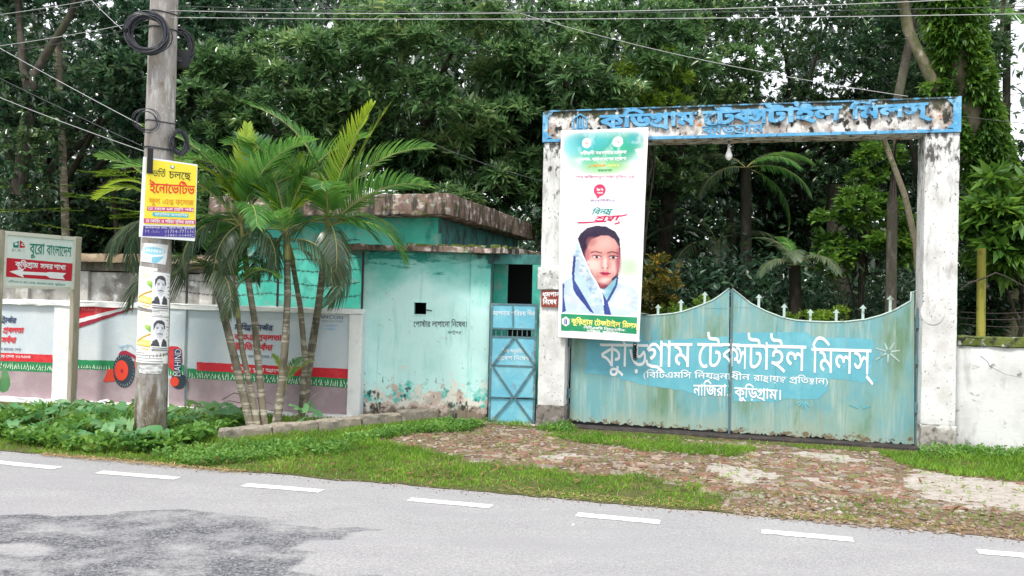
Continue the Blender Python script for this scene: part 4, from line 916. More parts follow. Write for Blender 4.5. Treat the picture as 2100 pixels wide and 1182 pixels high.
def lines(X, Y, sc_, a=1):
    for s_, dy, h, col, wd, bd in (('মাহিন্দ্রা ট্রাক্টর', 0, 15, m_navy, 77, .03), ('অত্যন্ত প্রবলতা', 20, 15, m_red, 95, .04), ('উন্নতি সর্বদা', 41, 16, m_red, 76, .04), ('শক্ত ও ভাল মানের দেয়', 57, 8, m_navy, 90, .0)):
        text_px(MF, s_, (X, Y + dy), (X + wd*sc_, Y + dy + wd*sc_*.03), Y + dy - h*.66, S_(2), 'painted_lettering', col, mw, bold=bd, slant=.12)
lines(480, 676, 1.0); lines(-32, 661, .82)
text_px(MF, 'সার্ভিস ও খুচরা যন্ত্রাংশ', (474, 759), (572, 764), 753, S_(3), 'painted_lettering', m_letter, mw, bold=.01, res=1); text_px(MF, 'বিক্রয়-সেবা ০১৭৫৩৪', (-10, 733), (62, 735), 728, S_(3), 'painted_lettering', m_letter, mw, bold=.01, res=1)
m_gtx = M('grey_lettering', (.16, .17, .22), rough=.7); text_px(MF, 'RANCON', (646, 653), (703, 655), 647, S_(2), 'painted_lettering', m_gtx, mw); text_px(MF, 'AUTO INDUSTRIES', (660, 660), (703, 661), 657.5, S_(2), 'painted_lettering', m_gtx, mw, res=1)
m_sw = M('pale_blue_wash', (.33, .50, .66), rough=.8)
for x, y, w_, in ((660, 668, 36), (662, 675, 30)): PP([(x, y), (x + w_*.5, y - 2), (x + w_, y), (x + w_*.6, y + 2.5)], 1, 'blue_smear', m_sw, .0)
# painted tractor
PP([(211, 784), (222, 757), (234, 757), (236, 782)], 3, 'painted_plough', m_orred, .0)
PP(ell(254, 760, 22, 35), 4, 'painted_tyre', m_tyre, 0)
for q in range(26):
    an = 2*PI*q/26; c0 = (254 + 19.5*math.cos(an), 760 + 31*math.sin(an)); d = (math.cos(an + .5), math.sin(an + .5)*1.4); PP([(c0[0] - d[0]*3, c0[1] - d[1]*3), (c0[0] + 1.2, c0[1]), (c0[0] + d[0]*3, c0[1] + d[1]*3)], 5, 'painted_tread', m_tread, 0)
PP(ell(249, 760, 14, 21), 6, 'painted_rim', m_orred, 0); PP(ell(250, 761, 3, 4), 7, 'painted_hub', m_dred, 0)
PP([(242, 728), (247, 721), (258, 719), (277, 729), (277, 736), (262, 728)], 6, 'painted_fender', m_dred, 0)
PP([(276, 731), (343, 722), (343, 762), (283, 770), (276, 755)], 3, 'painted_bonnet', m_red, 0)
PP([(345.5, 712), (352, 710), (364, 711), (372, 717), (373, 742), (370, 756), (357, 762), (346, 752)], 3, 'painted_bonnet', m_red, 0, True)
PP([(356, 715), (371, 717), (372, 742), (369, 768), (362, 772), (357, 760)], 4, 'painted_grille', m_navy, 0, True)
a = Q(370, 773, -.02); b_ = Q(371, 716, -.02)
geo, Wt = text_geo('MAHIND', .02, 2)
V = []; F = []
for k, (vv, tt) in enumerate(geo):
    b0 = len(V); V += [(a[0] - y/.7*.105, -.020 - (k % 2)*.0006, a[1] + x/Wt*(b_[1] - a[1])) for x, y in vv]; F += [tuple(b0 + i for i in t3) for t3 in tt]
mesh('painted_lettering', V, F, m_letter, mw)
PP(ell(366, 781, 16, 17), 3, 'painted_tyre', m_tyre, 0, True); PP(ell(358, 783, 9, 10), 5, 'painted_rim', m_orred, 0, True)
tb = MB()
for pts in ([(245, 713), (262, 707), (270, 709), (278, 719), (281, 728)], [(241, 709), (248, 714), (250, 720)], [(248, 711), (255, 709)], [(255, 716), (252, 722), (249, 712)], [(262, 707), (259, 715)]):
    tb.V_ = None; L = stroke([Q(x, y, S_(3)) for x, y in pts], .011); b0 = len(tb.V); n = len(pts)
    tb.V += [(p[0], S_(3), p[1]) for p in L]; tb.F += [(b0 + i, b0 + i + 1, b0 + 2*n - 2 - i, b0 + 2*n - 1 - i) for i in range(n - 1)]
tb.build('painted_outline', m_sw, mw)
# barbed wire on angle posts over the painted wall
for k, x in enumerate((372, 560, 738)):
    u_ = Q(x, 640)[0] - (.02 if x == 738 else 0); o = thing('wire_post', 'thin steel post for barbed wire, %s on the painted wall' % ('beside the utility pole', 'behind the palm clump', 'against the booth corner')[k], 'post', tuple(MF.w(u_, .12, 0)), MF.a, 'barbed wire posts')
    MB().box(-.012, -.012, ZT - .01, .012, .012, Q(700, 515)[1]).build('rod', m_barb, o)
for k, y in enumerate((492, 528, 552, 580, 606)):
    o = frthing(MF, 'barbed_wire', 'barbed wire strand over the painted wall, %s of five' % ('topmost', 'second from top', 'middle', 'fourth from top', 'lowest')[k], 'wire', 'barbed wire over the painted wall')
    a = Q(372, y - 8, .12); b_ = Q(738, y, .12); mb_ = MB(); pts = []
    for q in np.linspace(0, 1, 40): pts.append((a[0] + (b_[0] - a[0])*q, .12 + random.gauss(0, .006), b_[1] + (a[1] - b_[1])*(1 - q)*.3 - .05*abs(math.sin(PI*q*2)) + random.gauss(0, .006)))
    mb_.tube(pts, .0045, 4)
    for p in pts[1:-1]: 
        for s2 in (-1, 1): mb_.tube([(p[0] - .02*s2, p[1], p[2] - .022), (p[0] + .02*s2, p[1], p[2] + .022)], .003, 3)
    mb_.build('strand', m_barb, o)

# ------------------------------------------------------------------ low kerb wall and shed
A = Vector(gnd(455, 908)); B_ = Vector((-.98, 11.53)); kf = Fr(A.x, A.y, math.atan2(B_.y - A.y, B_.x - A.x)); Lk = (B_ - A).length
kw = frthing(kf, 'low_kerb_wall', 'low crumbling concrete kerb wall running from the palms to the booth', 'wall')
seg = 5
for i in range(seg): rough_box('block', i*Lk/seg + .004, -.02 + random.gauss(0, .008), -.08, (i + 1)*Lk/seg - .004, .16 + random.gauss(0, .008), (.15, .15, .155, .17, .20)[i] + random.gauss(0, .006), m_concrete, kw, cell=.05, jit=.013, bev=.025)
sh = thing('outbuilding', 'long low shed with whitish pillars and rusted roof edge behind the painted wall', 'shed', (-10.5, 15.4, 0), rad(-9))
rough_box('wall', 0, 0, 0, 8.3, .2, 2.05, m_shed, sh, cell=.3)
for k in range(7): rough_box('pillar', .3 + k*1.2, -.08, 0, .55 + k*1.2, -.002, 2.06, m_shed, sh, cell=.2)
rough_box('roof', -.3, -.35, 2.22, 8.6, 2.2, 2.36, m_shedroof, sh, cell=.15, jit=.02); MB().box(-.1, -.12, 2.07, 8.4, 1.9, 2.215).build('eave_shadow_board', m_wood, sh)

# ------------------------------------------------------------------ roadside sign
SA, SB = (-6.70, 10.9), (-6.25, 11.8); SF = Fr(*SA, math.atan2(SB[1] - SA[1], SB[0] - SA[0])); SW = 1.0
sg = frthing(SF, 'direction_sign', 'white and red office direction sign with a white arrow on two posts', 'sign')
sz0, sz1 = 1.73, 2.45
for x in (-.10, SW + .01): rough_box('post', x, -.03, -.05, x + .095, .06, sz1 + .02, m_signpost, sg, cell=.12, jit=.004)
MB().box(.0, -.02, sz0, SW, .0, sz1).build('sheet', m_signw, sg)
f = MB(); f.box(-.005, -.035, sz1 - .035, SW + .005, .01, sz1 + .015); f.box(-.005, -.035, sz0 - .015, SW + .005, .01, sz0 + .02); f.box(-.006, -.034, sz0 + .02, .022, .01, sz1 - .035); f.box(SW - .022, -.034, sz0 + .02, SW + .006, .01, sz1 - .035); f.build('frame', m_frame, sg)
def sq(x, y): return (.022 + (x - 60)/1095*(SW - .044), sz1 - .035 - (y - 105 - (x - 60)*.085*(1 - (y - 105)/900))/905*(sz1 - sz0 - .055))
def spoly(pts, k, nm, m_): V, T, _ = fill([[sq(*p) for p in pts]]); mesh(nm, [(x, -.022 - k*.002, z) for x, z in V], T, m_, sg)
spoly([(60, 518), (1150, 597), (1145, 905), (50, 858)], 0, 'red_panel', m_signred)
spoly([(118, 765), (345, 705), (325, 757), (700, 768), (765, 755), (1045, 768), (985, 825), (1030, 880), (770, 862), (705, 822), (325, 812), (345, 868)], 1, 'arrow', m_letter)
def stext(s, x0, y0, x1, y1, yh, m_, k=1, bold=.02, res=2): a = sq(x0, y0); b_ = sq(x1, y1); h = sq(x0, yh); put_text(s, a, b_, h[1] - a[1], -.022 - k*.002, 'lettering', m_, sg, bold=bold, res=res)
stext('বুরো', 425, 440, 650, 448, 262, m_signgr, bold=.01); stext('বাংলাদেশ', 700, 452, 1110, 480, 285, m_signgr, bold=.01)
stext('কুড়িগ্রাম', 205, 675, 555, 690, 590, m_letter, 1, .03); stext('সদর', 605, 695, 800, 702, 615, m_letter, 1, .03); stext('শাখা', 832, 705, 1020, 712, 628, m_letter, 1, .03)
stext('এটিএম ও ঋণ সেবা, কলেজ রোড, কুড়িগ্রাম', 105, 955, 1030, 992, 925, m_signgr, 1, .0, 1); stext('BURO', 145, 408, 350, 415, 355, m_ink, 1, .03, 1)
spoly([(160, 250), (200, 240), (245, 210), (245, 335), (165, 330)], 1, 'logo_left', m_signgr); spoly([(262, 340), (262, 205), (300, 230), (330, 260), (350, 330)], 1, 'logo_right', m_signred)
spoly(ell(205, 270, 26, 24, 12), 2, 'logo_dot', m_signw); spoly(ell(312, 280, 26, 24, 12), 2, 'logo_dot', m_signw); spoly(ell(318, 278, 12, 12, 10), 3, 'logo_dot', m_ink)

# ------------------------------------------------------------------ utility pole
pb0 = Vector((*gnd(307, 905), 0)); ptop = atd(338, -30, pb0.y - .03); d = (ptop - pb0); 
pol = thing('utility_pole', 'grey concrete utility pole pasted with paper posters', 'pole', tuple(pb0))
PR0, PR1 = .178, .150
def pc(z): return d*(z/d.z)
rr = lambda z: PR0 + (PR1 - PR0)*z/5.2
zs = np.linspace(-.1, 6.4, 40); mbp = MB(); mbp.tube([pc(z) + Vector((random.gauss(0, .0015), 0, 0)) for z in zs], [rr(z) + random.gauss(0, .001) for z in zs], 28); mbp.build('shaft', m_pole, pol, True)
def pring(z, r_=.012, m_=m_coil, nm='strap'): MB().tube([pc(z) + Vector(((rr(z) + .006)*math.cos(a), (rr(z) + .006)*math.sin(a), .012*math.sin(a*2))) for a in np.linspace(0, 2*PI, 29)], r_, 5, False).build(nm, m_, pol)
pring(zc(Fr(pb0.x, pb0.y, 0), 330, 254), .007); pring(4.72, .010); pring(4.9, .007); pring(zc(Fr(pb0.x, pb0.y, 0), 330, 308), .009)
PF = Fr(pb0.x, pb0.y, 0)
def on_pole(x, y, lift=.004):
    u_, z = PF.px(x, y, -.15); c0 = pc(z); s_ = max(-.999, min(.999, (u_ - c0.x)/(rr(z) + lift))); an = math.asin(s_)
    return c0 + Vector(((rr(z) + lift)*math.sin(an), -(rr(z) + lift)*math.cos(an), 0))
def poster(nm, lab, cat, corners, canvas, grp, lift):
    o = thing(nm, lab, cat, tuple(pb0), 0, grp)
    def fn(u_, v_):
        x = (corners[0][0]*(1 - u_) + corners[1][0]*u_)*(1 - v_) + (corners[3][0]*(1 - u_) + corners[2][0]*u_)*v_
        y = (corners[0][1]*(1 - u_) + corners[1][1]*u_)*(1 - v_) + (corners[3][1]*(1 - u_) + corners[2][1]*u_)*v_
        z = PF.px(x, y, -.15)[1]; c0 = pc(z); pxl = x - PF_px(c0.x, z); an = pxl/30.*1.15
        an = max(-2.2, min(1.9, an)); L = lift + .0015*math.sin(v_*7 + u_*3)
        return tuple(c0 + Vector(((rr(z) + L)*math.sin(an), -(rr(z) + L)*math.cos(an), 0)))
    return canvas.mesh('paper_sheet', fn, o)
def PF_px(x, z):
    p = R3.T @ (np.array([pb0.x + x, pb0.y - .15, z]) - np.array([0, 0, EYE])); return IW/2 + FPX*p[0]/-p[2]
def juice(W=46, H=84):
    c = Canvas(W, H, (.86, .87, .84))
    for j, (y, w_, col) in enumerate(((.07, .8, (.75, .66, .15)), (.13, .6, (.80, .72, .25)), (.20, .75, (.78, .68, .2)), (.27, .5, (.45, .6, .15)))):
        for q in range(9):
            if random.random() < .75: c.poly([(.12 + q*.09*w_, y - .018), (.18 + q*.09*w_, y - .016), (.18 + q*.09*w_, y + .018), (.12 + q*.09*w_, y + .016)], col, .8)
    c.blob(.80, .40, .20, .08, (.20, .42, .05), .9, .5); c.blob(.70, .36, .14, .05, (.38, .6, .1), .9, .5); c.blob(.88, .46, .13, .06, (.15, .33, .04), .8, .6)
    c.poly([(.05, .86), (.15, .74), (.55, .70), (.90, .72), (.93, .88)], (.80, .66, .16)); c.blob(.5, .80, .4, .06, (.85, .78, .38), .8, 1)
    c.line([(.12, .80), (.50, .67), (.93, .54)], (.42, .24, .03), .055); c.line([(.12, .785), (.50, .655), (.93, .525)], (.66, .42, .08), .02); c.line([(.05, .88), (.93, .885)], (.45, .28, .05), .02)
    c.poly([(.50, .925), (.85, .925), (.85, .96), (.50, .96)], (.80, .45, .08)); c.speck(.02); return c
def face(W=44, H=84):
    c = Canvas(W, H, (.82, .83, .85)); k = (.06, .065, .08)
    c.poly([(0, .0), (1, .0), (1, .02), (0, .02)], k, .6)
    c.poly([(.12, .42), (.12, .22), (.25, .12), (.48, .10), (.66, .17), (.72, .34), (.66, .38), (.60, .26), (.30, .22), (.20, .30)], k)
    c.poly([(.2, .28), (.3, .2), (.6, .24), (.66, .4), (.58, .58), (.42, .68), (.28, .6), (.2, .45)], (.62, .65, .72)); c.blob(.38, .4, .16, .12, (.80, .83, .88), .8, 1)
    c.blob(.30, .36, .06, .014, k, 1, .4); c.blob(.54, .36, .06, .014, k, 1, .4); c.line([(.22, .325), (.36, .32)], k, .014); c.line([(.48, .32), (.62, .325)], k, .014)
    c.line([(.43, .38), (.45, .45), (.41, .46)], (.3, .32, .38), .02); c.poly([(.30, .51), (.42, .485), (.56, .51), (.58, .535), (.42, .52), (.28, .535)], k); c.line([(.36, .56), (.50, .56)], (.2, .2, .25), .012)
    c.poly([(0, .88), (.05, .74), (.28, .66), (.36, .74), (.42, .88)], k); c.poly([(.50, .88), (.52, .76), (.60, .64), (.80, .72), (.85, .88)], k); c.poly([(.36, .74), (.42, .70), (.52, .74), (.48, .88), (.42, .88)], (.85, .86, .88))
    for q in range(7): c.line([(.75 + random.random()*.2, .08 + q*.1), (.80 + random.random()*.2, .11 + q*.1)], k, .03)
    for y in (.93, .975): c.line([(.05, y), (.95, y)], k, .018)
    c.speck(.03); return c
def lines_c(W=50, H=20):
    c = Canvas(W, H, (.83, .84, .85))
    for y in (.2, .4, .62, .85): c.line([(.02, y), (.3 + random.random()*.6, y)], (.12, .12, .14), .07, .8)
    c.speck(.05); return c
g_ = 'paper posters pasted on the utility pole'
poster('poster', 'upper of two yellow and white food posters on the pole, under the blue torn one', 'poster', [(283, 545), (322, 551), (314, 636), (277, 625)], juice(), g_, .004)
poster('poster', 'lower of two yellow and white food posters on the pole', 'poster', [(279, 636), (315, 642), (311, 722), (277, 716)], juice(), g_, .003)
poster('poster', 'upper of two grey posters with a moustached man on the pole', 'poster', [(315, 556), (347, 560), (344, 636), (311, 632)], face(), g_, .006)
poster('poster', 'lower of two grey posters with a moustached man on the pole', 'poster', [(311, 648), (345, 652), (343, 722), (309, 718)], face(), g_, .005)
poster('poster', 'scrap of printed lines between the two grey man posters on the pole', 'poster', [(313, 633), (345, 636), (345, 651), (312, 648)], lines_c(), g_, .0035)
poster('poster', 'lowest printed strip under the grey and yellow posters on the pole', 'poster', [(276, 718), (342, 722), (341, 748), (275, 742)], lines_c(80, 26), g_, .002)
c = Canvas(60, 44, (.78, .82, .84)); c.poly([(0, .0), (.2, .0), (.12, .3), (.0, .5)], (.42, .4, .37)); c.blob(.5, .38, .45, .22, (.22, .58, .76), .9, .4); 
for q in range(8): c.poly([(.16 + q*.09, .30), (.22 + q*.09, .28), (.22 + q*.09, .46), (.15 + q*.09, .46)], (.80, .86, .9), .8)
c.poly([(.5, .7), (.9, .6), (.7, .98), (.5, .98)], (.2, .52, .7)); c.poly([(0, .8), (.4, .75), (.5, 1), (0, 1)], (.72, .74, .76)); c.speck(.04)
poster('poster', 'torn pale blue poster remains just below the yellow sign on the pole', 'poster', [(290, 498), (343, 502), (336, 543), (288, 536)], c, g_, .003)
c = Canvas(40, 20, (.62, .64, .66)); 
for q in range(60): c.blob(random.random(), random.random(), .1, .1, random.choice([(.3, .3, .3), (.85, .86, .88), (.5, .5, .48)]), .7, .6)
poster('poster', 'crumpled leftover of scraped white paper low on the pole', 'poster', [(283, 750), (330, 748), (326, 768), (290, 765)], c, g_, .003)
# yellow sign
YC = [(294, 322), (404.5, 338), (399, 495), (285, 486)]
yl = atd(*YC[0], 9.12); yr_ = atd(*YC[1], 9.50); YF = Fr(yl.x, yl.y, math.atan2(yr_.y - yl.y, yr_.x - yl.x)); 
ys = frthing(YF, 'school_sign', 'yellow school admission sign board hung on the utility pole', 'sign')
yc = [YF.px(*p) for p in YC]
def yq(u_, v_): a = Vector(yc[0]).lerp(Vector(yc[1]), u_); b_ = Vector(yc[3]).lerp(Vector(yc[2]), u_); p = a.lerp(b_, v_); return (p.x, p.y)
MB().prism([yc[3], yc[2], yc[1], yc[0]], -.012, .006).build('board', m_letter, ys)
def yz(x, y):      # zoomed-photo coordinates of the board
    u_ = (x - (95 - (y - 35)*.0585))/(675 - 0*y); v_ = (y - 35 - (x - 95)*.13)/1010; return yq(u_, v_)
def yp_(pts, k, nm, m_): V, T, _ = fill([[yz(*p) for p in pts]]); mesh(nm, [(x, -.014 - k*.002, z) for x, z in V], T, m_, ys)
def yt(s, x0, y0, x1, y1, yh, m_, k=2, bold=.0, res=2): a = yz(x0, y0); b_ = yz(x1, y1); put_text(s, a, b_, yz(x0, yh)[1] - a[1], -.014 - k*.002, 'lettering', m_, ys, bold=bold, res=res)
yp_([(130, 62), (755, 140), (712, 930), (90, 880)], 0, 'yellow_field', m_yellow); yp_([(85, 900), (712, 942), (705, 1080), (72, 1030)], 0, 'purple_field', m_purple)
yp_([(92, 808), (716, 850), (714, 908), (88, 866)], 1, 'magenta_band', m_pink); yp_([(130, 660), (700, 690), (697, 742), (128, 712)], 1, 'magenta_band', m_pink); yp_([(195, 740), (205, 735), (630, 765), (635, 790), (625, 815), (205, 785), (192, 770)], 1, 'cyan_band', m_cyan)
yt('ভর্তি', 195, 280, 345, 292, 205, m_ink, 2, .0); yt('চলছে', 395, 305, 655, 325, 215, m_ink, 2, .0); yt('ইনোভেটিভ', 160, 480, 700, 515, 370, m_inkred, 2, .02)
yt('স্কুল', 150, 622, 275, 630, 560, m_inkor, 2, .01); yt('এন্ড', 310, 632, 440, 640, 570, m_inkor, 2, .01); yt('কলেজ', 470, 645, 690, 658, 580, m_inkor, 2, .01)
yt('প্লে থেকে ৯ম শ্রেণি পর্যন্ত', 138, 700, 690, 732, 672, m_letter, 3, .02, 1); yt('আবাসিক/অনাবাসিক', 215, 776, 615, 803, 748, m_letter, 3, .02, 1); yt('যে কোচিং ও পরিক্ষা সুবিধা রয়েছে', 110, 860, 690, 898, 824, m_letter, 3, .02, 1)
yt('কলেজপাড়া মোড়, জেলা সদর, কুড়িগ্রাম', 100, 935, 690, 965, 912, m_letter, 3, .0, 1); yt('Mobile :', 98, 990, 310, 1002, 955, m_letter, 3, .04, 1); yt('01754-771636', 330, 1003, 690, 1018, 965, m_letter, 3, .03, 1); yt('01881-664442', 330, 1050, 685, 1065, 1018, m_letter, 3, .03, 1)
yp_(ell(443, 160, 26, 26, 14), 1, 'badge', m_signgr); yp_(ell(443, 155, 17, 19, 12), 2, 'badge', m_letter)
MB().box(yc[0][0] + .035, -.030, yz(150, 245)[1], yc[0][0] + .095, -.016, yc[0][1] + .10).build('hanger_strap', m_black, ys)
# cable coils and boxes
def coil(nm, lab, c0, R_, n, wd, tilt, m_=m_coil, sq_=1.0, rt=.007):
    o = thing(nm, lab, 'cable coil', tuple(c0), 0, 'cable coils hung on the utility pole'); mb_ = MB()
    for k in range(n):
        r_ = R_*random.uniform(.78, 1.06); ox, oy, oz = random.gauss(0, wd*.35), random.gauss(0, wd), random.gauss(0, wd*.35); pts = []
        ph = random.random()*6
        for a in np.linspace(0, 2*PI, 22):
            rr2 = r_*(1 + .03*math.sin(3*a + ph)); pts.append((ox + rr2*math.cos(a)*math.cos(tilt), oy + rr2*math.cos(a)*math.sin(tilt) + .01*math.sin(2*a + ph), oz + rr2*math.sin(a)*sq_))
        mb_.tube(pts, rt, 5, False)
    mb_.build('loops', m_, o, True); return o
coil('cable_coil', 'large loose coil of black cable high on the left of the pole', atd(303, 68, 9.22), .225, 40, .022, rad(10))
coil('cable_coil', 'dark cable coil hidden behind the right side of the pole, high up', atd(370, 95, 9.62), .17, 26, .03, rad(55), sq_=1.15)
coil('cable_coil', 'small cable coil right of the pole just above the yellow sign', atd(368, 292, 9.5), .12, 16, .015, rad(60), sq_=1.2)
coil('cable_coil', 'thin wire loops on the left of the pole above the yellow sign', atd(302, 248, 9.28), .13, 5, .02, rad(20), rt=.004)
bx = thing('junction_box', 'black cable box hanging behind the pole below the dark coil', 'cable box', tuple(atd(376, 118, 9.65)), rad(20)); rough_box('case', -.07, -.05, -.13, .07, .05, .08, m_black, bx, cell=.1, jit=.004)

# ------------------------------------------------------------------ overhead wires
def wire(lab, p0, p1, sag, m_=m_wire, r_=.005, grp='overhead wires'):
    a, b_ = Vector(p0), Vector(p1); o = thing('overhead_wire', lab, 'wire', tuple(a), 0, grp)
    n = 24; MB().tube([(b_ - a)*q - Vector((0, 0, 4*sag*q*(1 - q))) for q in np.linspace(0, 1, n)], r_, 5).build('strand', m_, o, True); return o
W_ = [('upper of the long wires running right from the pole top', (345, 22, 9.4), (2300, -18, 7.1), .10, m_wire), ('second long wire running right from the pole top', (345, 36, 9.4), (2300, 25, 7.1), .04, m_wire),
      ('third thin wire running right from the pole top', (345, 12, 9.5), (2300, 8, 7.0), .08, m_wired), ('fourth faint wire rising to the upper right', (350, 24, 9.4), (1700, -40, 7.9), .05, m_wired),
      ('thick bright cable entering at the upper left corner', (335, -28, 9.5), (-150, 48, 10.3), .04, m_wire), ('cable from upper left just below the bright one', (335, -22, 9.5), (-150, 58, 10.3), .05, m_wired),
      ('pale cable crossing the upper left to the pole coil', (320, 38, 9.4), (-150, 112, 10.3), .04, m_wire), ('cable under the pale one at upper left', (320, 48, 9.4), (-150, 122, 10.3), .06, m_wired),
      ('thin diagonal wire from upper left corner to the pole strap', (292, 258, 9.4), (-120, 30, 11), .02, m_wire), ('middle of the three descending wires at the left', (292, 300, 9.4), (-120, 100, 11), .02, m_wired),
      ('lower of the descending wires at the left', (300, 312, 9.4), (-120, 150, 11), .03, m_wire), ('short wire from the top frame edge toward the coil', (250, 60, 9.5), (150, -40, 10.2), .02, m_wire),
      ('sagging wire from the tree top down to the gate lintel', (1035, 18, 13.5), (1862, 198, 10.35), .12, m_wire), ('faint wire leaving the lintel toward the right edge', (1966, 238, 10.1), (2200, 262, 9.6), .01, m_wired),
      ('faint wire sloping through the mango leaves to the left column', (865, 285, 13.8), (1112, 372, 11.6), .04, m_wired)]
for lab, a, b_, s_, m_ in W_: wire(lab, atd(*a), atd(*b_), s_, m_, .0038 if m_ is m_wire else .0036)

# ================================================================== vegetation
def nrm(a): return a/np.maximum(np.linalg.norm(a, axis=-1, keepdims=True), 1e-9)
def kites(root, d, nv, L, W, fold=.18, droop=.0):
    """one folded leaf (2 triangles sharing the midrib) per row"""
    d = nrm(d); s = nrm(np.cross(d, nv)); n = np.cross(s, d); L = np.asarray(L).reshape(-1, 1); W = np.asarray(W).reshape(-1, 1)
    mid = root + d*L*.45; tip = root + d*L; tip = tip + np.array([0, 0, -1])*L*droop
    V = np.stack([root, mid + s*W/2 + n*W*fold, tip, mid - s*W/2 + n*W*fold], 1).reshape(-1, 3)
    k = np.arange(len(root))[:, None]*4; T = np.concatenate([k + [0, 1, 2], k + [0, 2, 3]], 1).reshape(-1, 3); return V, T
def broad(root, d, nv, L, W, fold=.12, droop=.25):
    """bigger leaf, 6 triangles, bent along its length"""
    d = nrm(d); s = nrm(np.cross(d, nv)); n = np.cross(s, d); L = np.asarray(L).reshape(-1, 1); W = np.asarray(W).reshape(-1, 1); dn = np.array([0, 0, -1.])
    a = root + d*L*.28 + n*L*.04; b = root + d*L*.62 + dn*L*droop*.4; t = root + d*L + dn*L*droop
    V = np.stack([root, a + s*W*.46 + n*W*fold, b + s*W*.40 + n*W*fold, t, b - s*W*.40 + n*W*fold, a - s*W*.46 + n*W*fold, a, b], 1).reshape(-1, 3)
    k = np.arange(len(root))[:, None]*8; F = [(0, 1, 6), (1, 2, 7), (1, 7, 6), (2, 3, 7), (0, 6, 5), (6, 7, 5), (7, 4, 5), (7, 3, 4)]
    T = np.concatenate([k + list(f) for f in F], 1).reshape(-1, 3); return V, T
def join(parts):
    V = []; T = []; b = 0
    for v, t in parts: V.append(v); T.append(t + b); b += len(v)
    return np.concatenate(V), np.concatenate(T)
def sph(n):
    a = rng.normal(size=(n, 3)); return nrm(a)
def whorls(C, A, k, L, W, droop=.25, spread=.9):
    """k leaves round each shoot tip C pointing along A"""
    n = len(C); A = nrm(A); ref = np.where(np.abs(A[:, 2:3]) > .9, np.array([[1., 0, 0]]), np.array([[0, 0, 1.]])); s = nrm(np.cross(A, ref)); t = np.cross(A, s)
    an = (np.arange(k)[None, :]*2.4 + rng.uniform(0, 6.28, (n, 1))); r = s[:, None, :]*np.cos(an)[..., None] + t[:, None, :]*np.sin(an)[..., None]
    sp = rng.uniform(spread*.6, spread*1.3, (n, k, 1)); D = nrm(A[:, None, :] + r*sp + np.array([0, 0, -droop])*rng.uniform(.3, 1.5, (n, k, 1)))
    root = (C[:, None, :] + A[:, None, :]*rng.uniform(-.06, .04, (n, k, 1))).reshape(-1, 3); D = D.reshape(-1, 3)
    up = nrm(np.array([[0, 0, 1.]]) + rng.normal(0, .45, (len(D), 3)))
    return kites(root, D, up, L*rng.uniform(.6, 1.2, len(D)), W*rng.uniform(.7, 1.2, len(D)), droop=rng.uniform(0, .25, (len(D), 1)))
def crown_geo(c, R, npuff, per, pr, k, L, W, droop=.25, front=.7, shell=.5, keep=None, rad_pow=.5):
    c = np.array(c, float); R = np.array(R, float); d = sph(npuff*3); d = d[(d[:, 1] < .25) | (rng.random(len(d)) > front)][:npuff]
    P = c + d*R*(shell + (1 - shell)*rng.random((len(d), 1))**rad_pow)
    if keep is not None: P = P[keep(P)]
    sz = pr*rng.uniform(.6, 1.25, len(P)); q = sph(len(P)*per).reshape(len(P), per, 3); q[..., 2] = np.where(rng.random(q.shape[:2]) < .65, np.abs(q[..., 2]), q[..., 2]); q[..., 1] = np.where(rng.random(q.shape[:2]) < .4, -np.abs(q[..., 1]), q[..., 1])
    rr_ = rng.uniform(.35, 1, (len(P), per, 1))**.6
    C = P[:, None, :] + q*rr_*sz[:, None, None]*np.array([1.15, 1.15, .75]); C = C.reshape(-1, 3); A = q.reshape(-1, 3)*.8 + np.array([0, -.25, .55]) + rng.normal(0, .3, C.shape)
    return whorls(C, A, k, L, W, droop)
def limbs(mb_, base, top, r0, r1, ends, seed=0):
    rnd = random.Random(seed); b, t = Vector(base), Vector(top); n = 9; pts = [b.lerp(t, i/n) + Vector((rnd.gauss(0, .05), rnd.gauss(0, .04), 0))*(1 if 0 < i < n else 0) for i in range(n + 1)]
    mb_.tube(pts, [r0*1.35] + [r0 + (r1 - r0)*i/n for i in range(1, n + 1)], 9)
    for e in ends:
        q = rnd.uniform(.45, .95); s = b.lerp(t, q); e = Vector(e); m = s.lerp(e, .5) + Vector((rnd.gauss(0, .15), rnd.gauss(0, .1), rnd.uniform(0, .3)))
        mb_.tube([s, s.lerp(m, .6), m, m.lerp(e, .5) + Vector((0, 0, .05)), e], [r1*.9, r1*.7, r1*.5, r1*.35, r1*.16], 6)
DG = [(0, (.012, .036, .014)), (.28, (.03, .08, .028)), (.50, (.075, .18, .065)), (.72, (.16, .29, .11)), (.9, (.26, .36, .13)), (1, (.30, .25, .10))]
m_mango = leafmat('mango_leaf', DG, rough=.25, trans=.36, spec=1.0)
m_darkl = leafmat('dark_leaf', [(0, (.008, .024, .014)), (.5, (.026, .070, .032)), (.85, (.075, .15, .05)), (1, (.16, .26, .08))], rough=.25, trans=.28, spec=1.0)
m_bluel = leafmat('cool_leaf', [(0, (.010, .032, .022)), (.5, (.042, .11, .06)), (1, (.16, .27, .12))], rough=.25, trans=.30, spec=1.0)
m_brightl = leafmat('bright_leaf', [(0, (.05, .13, .015)), (.5, (.12, .24, .025)), (1, (.26, .38, .05))], rough=.42, trans=.45)
m_vinel = leafmat('vine_leaf', [(0, (.02, .065, .012)), (.5, (.065, .17, .022)), (1, (.19, .34, .045))], rough=.42, trans=.35, pos_scale=1.5)
m_croton = leafmat('croton_leaf', [(0, (.03, .035, .01)), (.55, (.09, .11, .02)), (.8, (.38, .24, .02)), (1, (.50, .38, .04))], rough=.45, trans=.3)
m_browntw = leafmat('dry_leaf', [(0, (.12, .07, .03)), (1, (.30, .18, .08))], rough=.7, trans=.2)
